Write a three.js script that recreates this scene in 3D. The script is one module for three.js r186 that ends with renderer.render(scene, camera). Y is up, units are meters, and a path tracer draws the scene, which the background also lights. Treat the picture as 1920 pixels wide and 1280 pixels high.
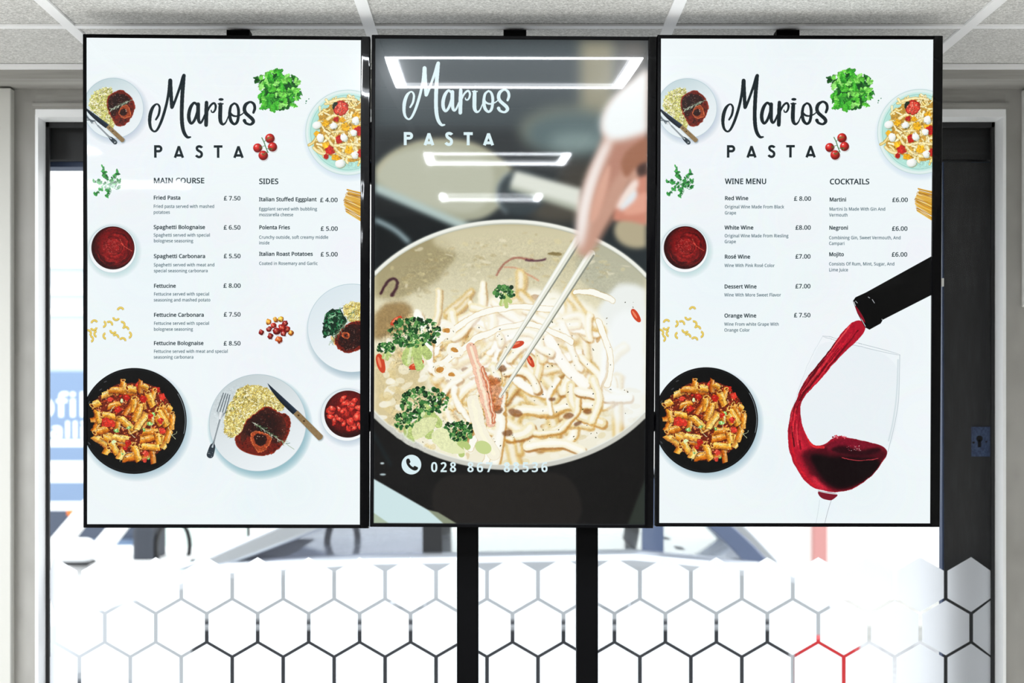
import * as THREE from 'three';
import { RoundedBoxGeometry } from 'three/addons/geometries/RoundedBoxGeometry.js';
import { mergeGeometries, toCreasedNormals } from 'three/addons/utils/BufferGeometryUtils.js';
import { RectAreaLightUniformsLib } from 'three/addons/lights/RectAreaLightUniformsLib.js';

// ---------------------------------------------------------------- camera, sky, exposure
const FOCAL = 3284, CAM_Z = 3.4, EYE = 1.6;                    // focal length in pixels of the 1920 x 1280 frame, metres
const scene = new THREE.Scene();
const camera = new THREE.PerspectiveCamera(2 * Math.atan(790 / FOCAL) * 180 / Math.PI, 1920 / 1580, 0.05, 200);
camera.position.set(0, EYE, CAM_Z);
camera.lookAt(0, EYE, 0);
camera.setViewOffset(1920, 1580, 20, 0, 1920, 1280);            // a level camera with the lens shifted up
camera.focus = 3.42;
camera.userData.fStop = 5;
RectAreaLightUniformsLib.init();
const renderer = new THREE.WebGLRenderer({ antialias: true });
renderer.toneMapping = THREE.LinearToneMapping;
renderer.toneMappingExposure = 1;
renderer.shadowMap.enabled = true;
const SKY = 3.0;                                               // even overcast sky
scene.background = new THREE.Color(0.93, 0.97, 1.0);
scene.backgroundIntensity = SKY;
const LED = 320, LED_GLOW = 20;                                 // ceiling light strips

// ---------------------------------------------------------------- helpers
let seed = 7;
const rnd = () => { seed = (seed + 0x6d2b79f5) | 0; let t = Math.imul(seed ^ (seed >>> 15), 1 | seed); t = (t + Math.imul(t ^ (t >>> 7), 61 | t)) ^ t; return ((t ^ (t >>> 14)) >>> 0) / 4294967296; };
const rr = (a, b) => a + (b - a) * rnd();
const pick = (a) => a[Math.floor(rnd() * a.length)];
const DEG = Math.PI / 180;
const wx = (px, z) => (px - 940) * (CAM_Z - z) / FOCAL;         // where a point of the photograph lies at depth z
const wy = (py, z) => EYE + (790 - py) * (CAM_Z - z) / FOCAL;
const taken = new Map();
function numbered(name) { const n = taken.get(name) ?? 0; taken.set(name, n + 1); return n ? name + '_' + String(n).padStart(3, '0') : name; }
function place(o, parent) { o.castShadow = o.receiveShadow = true; parent.add(o); return o; }
function mesh(name, geometry, material, parent) { const m = new THREE.Mesh(geometry, material); m.name = parent === scene ? numbered(name) : name; return place(m, parent); }
function thing(name, label, category, group) { const o = new THREE.Group(); o.name = numbered(name); o.userData = { label, category }; if (group) o.userData.group = group; scene.add(o); return o; }
function tag(o, label, category, group) { o.userData.label = label; o.userData.category = category; if (group) o.userData.group = group; return o; }
function struct(name, label) { const o = new THREE.Group(); o.name = name; o.userData = { kind: 'structure', label, category: name.split('_')[0] }; scene.add(o); return o; }
function bx(x0, x1, y0, y1, z0, z1, r = 0) {
  const w = x1 - x0, h = y1 - y0, d = z1 - z0;
  const g = r ? new RoundedBoxGeometry(w, h, d, 2, r) : new THREE.BoxGeometry(w, h, d);
  return g.translate((x0 + x1) / 2, (y0 + y1) / 2, (z0 + z1) / 2);
}
function cyl(a, b, r0, r1 = r0, n = 20) {
  const A = new THREE.Vector3(...a), B = new THREE.Vector3(...b), d = B.clone().sub(A), g = new THREE.CylinderGeometry(r1, r0, d.length(), n);
  g.applyQuaternion(new THREE.Quaternion().setFromUnitVectors(new THREE.Vector3(0, 1, 0), d.normalize()));
  return g.translate((a[0] + b[0]) / 2, (a[1] + b[1]) / 2, (a[2] + b[2]) / 2);
}
const merged = (list) => mergeGeometries(list.map((g) => g.index ? g.toNonIndexed() : g).map((g) => { const c = g.clone(); for (const k of Object.keys(c.attributes)) if (!['position', 'normal', 'uv'].includes(k)) c.deleteAttribute(k); return c; }), false);
const std = (color, roughness = 0.6, extra = {}) => new THREE.MeshStandardMaterial({ color, roughness, ...extra });
const phys = (color, roughness, extra = {}) => new THREE.MeshPhysicalMaterial({ color, roughness, ...extra });
function canvas(w, h) { const c = document.createElement('canvas'); c.width = w; c.height = h; return c; }
function noiseTexture(size, base, spread, cells, repeatX, repeatY) {   // grey grain of several sizes around a mean tone
  const c = canvas(size, size), g = c.getContext('2d'), im = g.createImageData(size, size), f = new Float32Array(size * size);
  for (const [cell, amp] of cells) {
    const n = Math.max(1, Math.round(size / cell)), grid = Array.from({ length: n * n }, () => rnd() - 0.5);
    for (let y = 0; y < size; y++) for (let x = 0; x < size; x++) {
      const u = x * n / size, v = y * n / size, i = Math.floor(u), j = Math.floor(v), a = u - i, b = v - j, at = (p, q) => grid[((q % n) * n) + (p % n)];
      f[y * size + x] += amp * ((at(i, j) * (1 - a) + at(i + 1, j) * a) * (1 - b) + (at(i, j + 1) * (1 - a) + at(i + 1, j + 1) * a) * b);
    }
  }
  for (let k = 0; k < f.length; k++) { const t = f[k] * spread; for (let q = 0; q < 3; q++) im.data[k * 4 + q] = Math.max(0, Math.min(255, base[q] + t)); im.data[k * 4 + 3] = 255; }
  g.putImageData(im, 0, 0);
  const t = new THREE.CanvasTexture(c); t.colorSpace = THREE.SRGBColorSpace; t.wrapS = t.wrapT = THREE.RepeatWrapping; t.repeat.set(repeatX, repeatY); t.magFilter = THREE.LinearFilter;
  return t;
}

// ---------------------------------------------------------------- what the three screens show (flat pictures, drawn in pixels of the photograph)
const CW = 1152, CH = 2048;
function screenCanvas(x0, y0, kx, ky, s) {                      // a canvas whose drawing units are photograph pixels
  const c = canvas(CW, CH), g = c.getContext('2d');
  g.setTransform(s, -s * ky, s * kx, s, s * (-x0 - kx * y0), s * (-y0 + ky * x0));
  g.lineCap = g.lineJoin = 'round';
  return [c, g];
}
const rgb = (r, g, b, a = 1) => `rgba(${Math.round(r)},${Math.round(g)},${Math.round(b)},${a})`;
const vary = (c, d) => { const t = rr(-d, d); return rgb(c[0] + t, c[1] + t, c[2] + t * 0.8); };
function ell(g, x, y, rx, ry = rx, rot = 0) { g.beginPath(); g.ellipse(x, y, rx, ry, rot, 0, Math.PI * 2); }
function disc(g, x, y, r, fill, ry = r, rot = 0) { ell(g, x, y, r, ry, rot); g.fillStyle = fill; g.fill(); }
function radial(g, x, y, r0, r1, ...stops) { const q = g.createRadialGradient(x, y, r0, x, y, r1); stops.forEach(([t, c]) => q.addColorStop(t, c)); return q; }
function linear(g, x0, y0, x1, y1, ...stops) { const q = g.createLinearGradient(x0, y0, x1, y1); stops.forEach(([t, c]) => q.addColorStop(t, c)); return q; }
function smooth(g, pts, closed = true) {                        // a smooth outline through points
  const n = pts.length, mid = (a, b) => [(a[0] + b[0]) / 2, (a[1] + b[1]) / 2];
  g.beginPath();
  if (closed) { const m = mid(pts[n - 1], pts[0]); g.moveTo(...m); for (let i = 0; i < n; i++) g.quadraticCurveTo(...pts[i], ...mid(pts[i], pts[(i + 1) % n])); g.closePath(); } else { g.moveTo(...pts[0]); for (let i = 1; i < n - 1; i++) g.quadraticCurveTo(...pts[i], ...mid(pts[i], pts[i + 1])); g.lineTo(...pts[n - 1]); }
}
const zoomed = (ox, oy, k) => (list) => list.map(([u, v, ...rest]) => [ox + u / k, oy + v / k, ...rest]);
function inside(poly, x, y) { let c = false; for (let i = 0, j = poly.length - 1; i < poly.length; j = i++) { const [a, b] = poly[i], [p, q] = poly[j]; if ((b > y) !== (q > y) && x < (p - a) * (y - b) / (q - b) + a) c = !c; } return c; }
function scatter(poly, n, f) { const xs = poly.map((p) => p[0]), ys = poly.map((p) => p[1]), a = Math.min(...xs), b = Math.max(...xs), c = Math.min(...ys), d = Math.max(...ys); for (let k = 0, t = 0; k < n && t < n * 20; t++) { const x = rr(a, b), y = rr(c, d); if (inside(poly, x, y)) { f(x, y, k); k++; } } }
function brush(g, pts, k, fill) {                               // a pen stroke of changing width: [x, y, width]
  g.fillStyle = fill;
  const P = (i) => pts[Math.max(0, Math.min(pts.length - 1, i))];
  for (let i = 0; i < pts.length - 1; i++) {
    const [a, b, c, d] = [P(i - 1), P(i), P(i + 1), P(i + 2)], n = Math.ceil(Math.hypot(c[0] - b[0], c[1] - b[1]) * 4);
    for (let s = 0; s <= n; s++) {
      const t = s / n, q = [0, 1, 2].map((m) => 0.5 * (2 * b[m] + (c[m] - a[m]) * t + (2 * a[m] - 5 * b[m] + 4 * c[m] - d[m]) * t * t + (3 * b[m] - a[m] - 3 * c[m] + d[m]) * t ** 3));
      disc(g, q[0], q[1], Math.max(0.3, q[2] * k / 2), fill);
    }
  }
}
function softShadow(g, x, y, r, dx, dy, a, ry = r) { for (let i = 0; i < 14; i++) disc(g, x + dx, y + dy, r + 8 - i * 1.1, rgb(120, 160, 180, a / 14), ry + 8 - i * 1.1); }

const LATTICE = Array.from({ length: 65536 }, () => rnd() - 0.5);
function lattice(x, y, o) { const i = Math.floor(x), j = Math.floor(y); let a = x - i, b = y - j; a = a * a * (3 - 2 * a); b = b * b * (3 - 2 * b); const at = (p, q) => LATTICE[((p + o) & 255) + (((q + o * 7) & 255) << 8)]; return (at(i, j) * (1 - a) + at(i + 1, j) * a) * (1 - b) + (at(i, j + 1) * (1 - a) + at(i + 1, j + 1) * a) * b; }
function grain(c, g, spots, big, bigCell, fine, fineCell, tone) {   // breaks up clean edges and flat fills inside round spots [x, y, rx, ry], as in a photograph of food
  const T = g.getTransform(), s = T.a, src = g.getImageData(0, 0, CW, CH), dst = g.createImageData(CW, CH), A = src.data, B = dst.data; B.set(A);
  for (const [px, py, rx, ry = rx] of spots) {
    const cx = T.a * px + T.c * py + T.e, cy = T.b * px + T.d * py + T.f, X = rx * s, Y = ry * s;
    for (let y = Math.max(0, Math.floor(cy - Y)); y < Math.min(CH, cy + Y); y++) for (let x = Math.max(0, Math.floor(cx - X)); x < Math.min(CW, cx + X); x++) {
      const q = ((x - cx) / X) ** 2 + ((y - cy) / Y) ** 2; if (q >= 1) continue;
      const k = Math.min(1, (1 - q) * 4) * s, u = x + k * (big * lattice(x / bigCell / s, y / bigCell / s, 3) + fine * lattice(x / fineCell / s, y / fineCell / s, 11)), v = y + k * (big * lattice(x / bigCell / s, y / bigCell / s, 29) + fine * lattice(x / fineCell / s, y / fineCell / s, 41));
      const at = (Math.max(0, Math.min(CH - 1, Math.round(v))) * CW + Math.max(0, Math.min(CW - 1, Math.round(u)))) * 4, o = (y * CW + x) * 4, w = Math.max(0, Math.min(1, (232 - Math.min(A[at], A[at + 1], A[at + 2])) / 110)), l = 1 + tone * w * Math.min(1, (1 - q) * 4) * (lattice(x / s / 1.3, y / s / 1.3, 57) + 0.8 * lattice(x / s / 3.4, y / s / 3.4, 71));
      for (let m = 0; m < 3; m++) B[o + m] = Math.max(0, Math.min(255, A[at + m] * l));
    }
  }
  g.putImageData(dst, 0, 0);
}

const MARIOS = [
  [[195, 825, 24], [240, 745, 32], [258, 640, 32], [238, 585, 24], [200, 575, 22], [145, 630, 42], [105, 740, 52], [94, 870, 46], [115, 970, 36], [165, 1018, 24], [215, 990, 32], [272, 880, 38], [322, 740, 40], [372, 560, 38], [402, 400, 38], [420, 270, 46], [431, 190, 56]],
  [[432, 188, 58], [440, 330, 52], [448, 480, 52], [455, 600, 50], [462, 620, 46], [505, 530, 36], [560, 380, 36], [605, 255, 42], [642, 150, 56], [656, 106, 50]],
  [[655, 108, 50], [642, 250, 56], [630, 400, 56], [620, 600, 56], [617, 760, 56], [624, 900, 56], [642, 1000, 52], [672, 1070, 48], [712, 1112, 36], [758, 1108, 20]],
  [[872, 585, 40], [820, 552, 34], [765, 620, 48], [734, 730, 52], [738, 830, 50], [772, 886, 36], [815, 848, 38], [850, 770, 38], [882, 670, 42]],
  [[886, 575, 56], [884, 690, 56], [886, 790, 52], [900, 858, 42], [925, 876, 30], [958, 830, 28], [990, 750, 22]],
  [[1022, 545, 50], [1018, 700, 58], [1016, 800, 57], [1014, 912, 54]],
  [[1030, 725, 14], [1068, 625, 26], [1112, 570, 28], [1150, 558, 30], [1172, 600, 32], [1164, 660, 28], [1135, 702, 22], [1105, 698, 18], [1098, 672, 16]],
  [[1212, 566, 16], [1252, 566, 22], [1294, 566, 16]],
  [[1250, 575, 54], [1246, 700, 58], [1246, 820, 56], [1262, 878, 46], [1295, 900, 30], [1335, 868, 20], [1368, 795, 16], [1395, 720, 12]],
  [[1475, 556, 24], [1422, 604, 36], [1402, 690, 42], [1402, 770, 48], [1424, 850, 46], [1475, 896, 34], [1522, 858, 40], [1543, 760, 42], [1543, 660, 42], [1518, 585, 34], [1475, 556, 24]],
  [[1402, 690, 22], [1432, 742, 28], [1482, 766, 26], [1540, 762, 22], [1600, 735, 16], [1632, 705, 14]],
  [[1788, 708, 34], [1810, 640, 42], [1798, 575, 40], [1758, 540, 32], [1718, 540, 32], [1662, 580, 48], [1640, 650, 52], [1660, 712, 50], [1712, 762, 50], [1768, 812, 52], [1786, 858, 48], [1750, 898, 34], [1708, 898, 32], [1662, 876, 38], [1640, 838, 50]],
];
function marios(g, dx, dy, fill) {
  const z = zoomed(270 + dx, 130 + dy, 8.727);
  for (const s of MARIOS) brush(g, z(s), 1.1 / 8.727, fill);
  disc(g, 270 + dx + 1260 / 8.727, 130 + dy + 495 / 8.727, 42 / 8.727, fill, 22 / 8.727);
}
function pastaWord(g, xs, y0, y1, w, fill) {                    // P A S T A in plain geometric capitals
  const h = y1 - y0, hw = w / 2; g.strokeStyle = fill; g.fillStyle = fill; g.lineWidth = w; g.lineCap = 'butt'; g.lineJoin = 'miter';
  const [p, a, s, t, b] = xs;
  g.beginPath(); g.moveTo(p[0] + hw, y1); g.lineTo(p[0] + hw, y0 + hw); g.lineTo(p[1] - h * 0.29, y0 + hw); g.arc(p[1] - h * 0.29, y0 + h * 0.29, h * 0.29 - hw, -Math.PI / 2, Math.PI / 2); g.lineTo(p[0] + hw, y0 + h * 0.58 - hw); g.stroke();
  for (const q of [a, b]) {
    const m = (q[0] + q[1]) / 2; g.lineJoin = 'bevel';
    g.beginPath(); g.moveTo(q[0] + hw * 0.9, y1); g.lineTo(m, y0 + hw); g.lineTo(q[1] - hw * 0.9, y1); g.stroke();
    g.beginPath(); g.moveTo(q[0] + h * 0.16, y1 - h * 0.19); g.lineTo(q[1] - h * 0.16, y1 - h * 0.19); g.stroke();
  }
  g.beginPath(); const sm = (s[0] + s[1]) / 2, sr = (s[1] - s[0]) / 2 - hw; g.moveTo(s[1] - hw * 0.7, y0 + h * 0.2); g.bezierCurveTo(sm + sr * 0.6, y0 + hw * 0.4, s[0] + hw * 0.6, y0 + hw * 0.5, s[0] + hw * 1.3, y0 + h * 0.29); g.bezierCurveTo(s[0] + hw * 1.8, y0 + h * 0.5, s[1] - hw, y0 + h * 0.46, s[1] - hw, y0 + h * 0.72); g.bezierCurveTo(s[1] - hw, y1 - hw * 0.2, sm - sr * 0.5, y1 + hw * 0.2, s[0] + hw * 0.5, y1 - h * 0.2); g.stroke();
  g.beginPath(); g.moveTo(t[0], y0 + hw); g.lineTo(t[1], y0 + hw); g.moveTo((t[0] + t[1]) / 2, y0); g.lineTo((t[0] + t[1]) / 2, y1); g.stroke();
  g.lineCap = g.lineJoin = 'round';
}
function write(g, text, x, base, width, size, fill, bold = 0, font = 'sans-serif') {   // one line of lettering, set to its width in the photograph
  g.save(); g.font = size + 'px ' + font; g.fillStyle = g.strokeStyle = fill;
  const w = g.measureText(text).width; g.translate(x, base); g.scale(width / w, 1);
  g.fillText(text, 0, 0); if (bold) { g.lineWidth = bold; g.strokeText(text, 0, 0); } g.restore();
}

// ---- food
function plate(g, x, y, r, rim, well, shade = 0.5, ry = r) {
  softShadow(g, x, y, r, r * 0.05, r * 0.09, shade, ry);
  disc(g, x, y, r, linear(g, x - r * 0.4, y - r, x + r * 0.5, y + r, [0, rim[0]], [0.5, rim[1]], [1, rim[2]]), ry);
  g.lineWidth = 0.9; g.strokeStyle = rgb(150, 180, 190, 0.55); ell(g, x, y, r - 0.4, ry - 0.4); g.stroke();
  if (well) { ell(g, x, y, r * 0.8, ry * 0.8); g.strokeStyle = rgb(190, 205, 212, 0.35); g.lineWidth = 2; g.stroke(); }
}
function rice(g, poly, n, tones = [[246, 238, 176], [238, 224, 140], [255, 250, 214], [222, 202, 112], [190, 168, 80]], dark = [206, 186, 104]) {
  smooth(g, poly); g.fillStyle = rgb(...dark, 0.9); g.fill();
  scatter(poly, n, (x, y) => { const a = rr(0, Math.PI); disc(g, x + 0.5, y + 0.7, 2.7, rgb(120, 96, 30, 0.38), 0.9, a); disc(g, x, y, 2.5, vary(pick(tones), 10), 0.95, a); });
  scatter(poly, n / 28, (x, y) => disc(g, x, y, rr(0.6, 1.4), pick(['#31481c', '#50702a', '#26381c']), rr(0.5, 1), rr(0, 3)));
}
function sprig(g, x0, y0, x1, y1, len, n, stem = '#7f9a68', needle = ['#58804c', '#88b074', '#3a5c3a', '#b8d0a0'], from = 0, to = 1) {
  g.strokeStyle = stem; g.lineWidth = 1.1; g.beginPath(); g.moveTo(x0, y0); g.lineTo(x1, y1); g.stroke();
  const a = Math.atan2(y1 - y0, x1 - x0);
  for (let i = 0; i < n; i++) { const t = from + (to - from) * i / n, s = i % 2 ? 1 : -1, b = a + Math.PI + s * rr(0.3, 0.8), l = len * rr(0.6, 1.1), x = x0 + (x1 - x0) * t, y = y0 + (y1 - y0) * t; g.strokeStyle = pick(needle); g.lineWidth = rr(0.6, 1.1); g.beginPath(); g.moveTo(x, y); g.quadraticCurveTo(x + Math.cos(b) * l * 0.6, y + Math.sin(b) * l * 0.6 - s, x + Math.cos(b) * l, y + Math.sin(b) * l); g.stroke(); }
}
function stewMeat(g, sauce, meat, ring, core) {                 // braised meat in dark sauce with a marrow bone
  smooth(g, sauce); g.save(); g.shadowColor = 'rgba(90,40,30,0.45)'; g.shadowBlur = 5; g.fillStyle = '#6d1a0e'; g.fill(); g.restore();
  smooth(g, sauce); g.lineWidth = 1.6; g.strokeStyle = '#8e2a14'; g.stroke();
  const cx = meat.reduce((a, p) => a + p[0], 0) / meat.length, cy = meat.reduce((a, p) => a + p[1], 0) / meat.length;
  smooth(g, meat); g.fillStyle = radial(g, cx, cy, 2, 42, [0, '#1c0806'], [0.6, '#2c0c08'], [1, '#4d1c12']); g.fill();
  g.save(); smooth(g, sauce); g.clip();
  scatter(sauce, 260, (x, y) => disc(g, x, y, rr(0.5, 2.2), pick(['rgba(20,4,3,.5)', 'rgba(80,28,18,.5)', 'rgba(120,46,28,.35)', 'rgba(40,10,8,.6)']), rr(0.5, 1.6), rr(0, 3)));
  scatter(meat, 46, (x, y) => disc(g, x, y, rr(0.3, 1.1), pick(['rgba(240,190,160,.55)', 'rgba(200,120,90,.5)', 'rgba(255,235,220,.5)']), rr(0.25, 0.6), rr(0, 3)));
  g.restore();
  smooth(g, ring); g.fillStyle = '#a3421f'; g.fill(); g.lineWidth = 1.4; g.strokeStyle = '#c8683a'; g.stroke();
  smooth(g, core); g.fillStyle = '#260a06'; g.fill(); g.lineWidth = 1; g.strokeStyle = '#5e1d10'; g.stroke();
  scatter(core, 14, (x, y) => disc(g, x, y, rr(0.5, 1.4), pick(['#4a1a12', '#6e3424', '#140403', '#d9b9a4']), rr(0.4, 1)));
}
function penne(g, x, y, len, w, a, tone) {
  g.save(); g.translate(x, y); g.rotate(a);
  const h = w / 2, L = len / 2, k = h * 0.9;
  const shape = () => { g.beginPath(); g.moveTo(-L + k, -h); g.quadraticCurveTo(0, -h * 1.12, L - k * 0.3, -h); g.lineTo(L + k * 0.2, h); g.quadraticCurveTo(0, h * 1.12, -L - k * 0.2, h); g.closePath(); };
  g.save(); g.shadowColor = 'rgba(50,12,0,.75)'; g.shadowBlur = 5; g.shadowOffsetX = 2; g.shadowOffsetY = 3; shape(); g.fillStyle = rgb(...tone); g.fill(); g.restore();
  shape(); g.fillStyle = linear(g, 0, -h, 0, h, [0, rgb(tone[0] + 8, tone[1] + 28, tone[2] + 40)], [0.32, rgb(tone[0] + 14, tone[1] + 42, tone[2] + 70)], [0.6, rgb(...tone)], [1, rgb(tone[0] - 62, tone[1] - 72, tone[2] - 20)]); g.fill();
  g.strokeStyle = rgb(150, 66, 8, 0.38); g.lineWidth = 0.45; for (let i = -2; i <= 2; i++) { g.beginPath(); g.moveTo(-L + k, i * h * 0.36); g.lineTo(L - k * 0.5, i * h * 0.36); g.stroke(); }
  g.strokeStyle = rgb(255, 246, 205, 0.85); g.lineWidth = 0.9; g.beginPath(); g.moveTo(-L * 0.6, -h * 0.5); g.lineTo(L * rr(0, 0.6), -h * 0.5); g.stroke();
  if (rnd() < 0.6) { disc(g, -L + k * 0.35, 0, h * 0.5, '#f5c569', h * 0.92, -0.5); disc(g, -L + k * 0.38, 0, h * 0.3, '#7c3206', h * 0.62, -0.5); }
  g.restore();
}
function leaf(g, x, y, s, a, tone) {                            // a toothed parsley leaf
  g.save(); g.translate(x, y); g.rotate(a); g.beginPath(); g.moveTo(-s, 0);
  const n = 4; for (let i = 1; i <= n; i++) { const t = -s + 2 * s * i / n, w = s * 0.75 * Math.sin(Math.PI * (i - 0.4) / (n + 0.4)); g.lineTo(t - s * 0.22, -w * rr(0.75, 1.1)); g.lineTo(t - s * 0.12, -w * 0.6); } g.lineTo(s, 0);
  for (let i = n; i >= 1; i--) { const t = -s + 2 * s * i / n, w = s * 0.75 * Math.sin(Math.PI * (i - 0.4) / (n + 0.4)); g.lineTo(t - s * 0.12, w * 0.6); g.lineTo(t - s * 0.22, w * rr(0.75, 1.1)); } g.closePath();
  g.fillStyle = linear(g, 0, -s * 0.7, 0, s * 0.7, [0, rgb(tone[0] + 34, tone[1] + 36, tone[2] + 18)], [0.5, rgb(...tone)], [1, rgb(tone[0] - 24, tone[1] - 46, tone[2] - 14)]); g.fill();
  g.strokeStyle = rgb(tone[0] + 70, tone[1] + 50, tone[2] + 50, 0.7); g.lineWidth = 0.35; g.beginPath(); g.moveTo(-s, 0); g.lineTo(s * 0.8, 0); g.stroke(); g.restore();
}
function cherry(g, x, y, r, tone) {
  disc(g, x + r * 0.15, y + r * 0.25, r, 'rgba(120,90,90,.25)');
  disc(g, x, y, r, radial(g, x - r * 0.3, y - r * 0.35, r * 0.1, r * 1.15, [0, rgb(tone[0] + 40, tone[1] + 50, tone[2] + 45)], [0.45, rgb(...tone)], [1, rgb(tone[0] * 0.55, tone[1] * 0.4, tone[2] * 0.4)]));
  disc(g, x - r * 0.35, y - r * 0.42, r * 0.22, 'rgba(255,240,235,.75)', r * 0.12, -0.6);
}
function knife(g, tip, bolster, butt, wb, wh, flip = 1) {
  const a = Math.atan2(bolster[1] - tip[1], bolster[0] - tip[0]), nx = -Math.sin(a) * wb * flip, ny = Math.cos(a) * wb * flip;
  g.beginPath(); g.moveTo(...tip); g.quadraticCurveTo((tip[0] * 2 + bolster[0]) / 3 + nx * 0.9, (tip[1] * 2 + bolster[1]) / 3 + ny * 0.9, bolster[0] + nx * 0.55, bolster[1] + ny * 0.55); g.lineTo(bolster[0] - nx * 0.45, bolster[1] - ny * 0.45); g.closePath();
  g.fillStyle = linear(g, bolster[0] + nx * 0.5, bolster[1] + ny * 0.5, bolster[0] - nx * 0.5, bolster[1] - ny * 0.5, [0, '#0d1620'], [0.6, '#1c2a3a'], [1, '#3c4d60']); g.fill();
  const b = Math.atan2(butt[1] - bolster[1], butt[0] - bolster[0]), mx = -Math.sin(b) * wh / 2, my = Math.cos(b) * wh / 2;
  g.save(); g.shadowColor = 'rgba(70,90,100,.5)'; g.shadowBlur = 5; g.shadowOffsetX = 3; g.shadowOffsetY = 4;
  g.beginPath(); g.moveTo(bolster[0] + mx, bolster[1] + my); g.lineTo(butt[0] + mx * 1.1, butt[1] + my * 1.1); g.quadraticCurveTo(butt[0] + (butt[0] - bolster[0]) * 0.08, butt[1] + (butt[1] - bolster[1]) * 0.08, butt[0] - mx * 1.1, butt[1] - my * 1.1); g.lineTo(bolster[0] - mx, bolster[1] - my); g.closePath(); g.fillStyle = '#8f7650'; g.fill(); g.restore();
  for (let i = 0; i < 60; i++) { const t = rnd(), s = rr(-0.8, 0.8), x = bolster[0] + (butt[0] - bolster[0]) * t + mx * s, y = bolster[1] + (butt[1] - bolster[1]) * t + my * s; g.strokeStyle = pick(['#6d5534', '#b49a70', '#584222', '#a58a60']); g.lineWidth = 0.4; g.beginPath(); g.moveTo(x, y); g.lineTo(x + Math.cos(b) * 3, y + Math.sin(b) * 3); g.stroke(); }
  for (const t of [0.12, 0.34]) disc(g, bolster[0] + (butt[0] - bolster[0]) * t, bolster[1] + (butt[1] - bolster[1]) * t, wh * 0.17, '#4a3418');
}
function fork(g, tips, base0, base1, neck, mid, butt, wide) {
  g.strokeStyle = '#1d2830'; g.lineWidth = 1.5;
  tips.forEach((t, i) => { const q = i / (tips.length - 1), b = [base0[0] + (base1[0] - base0[0]) * q, base0[1] + (base1[1] - base0[1]) * q]; g.strokeStyle = '#2a363e'; g.lineWidth = 1.7; g.beginPath(); g.moveTo(...t); g.lineTo(...b); g.stroke(); g.strokeStyle = '#aab6bc'; g.lineWidth = 0.6; g.beginPath(); g.moveTo(t[0] + 0.4, t[1]); g.lineTo(b[0] + 0.4, b[1]); g.stroke(); });
  g.beginPath(); g.moveTo(...base0); g.lineTo(...base1); g.quadraticCurveTo((base1[0] + neck[0]) / 2, (base1[1] + neck[1]) / 2 + 1, neck[0] + 1, neck[1]); g.lineTo(neck[0] - 1, neck[1]); g.quadraticCurveTo((base0[0] + neck[0]) / 2 - 1, (base0[1] + neck[1]) / 2, ...base0); g.closePath(); g.fillStyle = linear(g, base0[0], base0[1], base1[0], base1[1], [0, '#8e9aa0'], [0.5, '#f2f6f7'], [1, '#66727a']); g.fill();
  brush(g, [[...neck, 2.2], [...mid, 2.6], [mid[0] * 0.6 + butt[0] * 0.4, mid[1] * 0.6 + butt[1] * 0.4, wide * 0.8], [...butt, wide]], 1, '#2e3942');
  brush(g, [[...neck, 0.9], [...mid, 1], [mid[0] * 0.6 + butt[0] * 0.4, mid[1] * 0.6 + butt[1] * 0.4, wide * 0.25]], 1, '#c3cdd2');
  for (let i = 0; i < 14; i++) disc(g, butt[0] + rr(-wide / 3, wide / 3), butt[1] + rr(-wide / 2, wide / 3), rr(0.3, 0.8), pick(['#d5dde0', '#7d8b93', '#141c22']));
}
function ribbon(g, pts, w, tone, edge = 'rgba(150,110,30,.55)') { smooth(g, pts, false); g.strokeStyle = edge; g.lineWidth = w + 1.1; g.stroke(); g.strokeStyle = tone; g.lineWidth = w; g.stroke(); g.strokeStyle = 'rgba(255,252,225,.7)'; g.lineWidth = w * 0.3; g.save(); g.translate(-w * 0.12, -w * 0.15); g.stroke(); g.restore(); }

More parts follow.
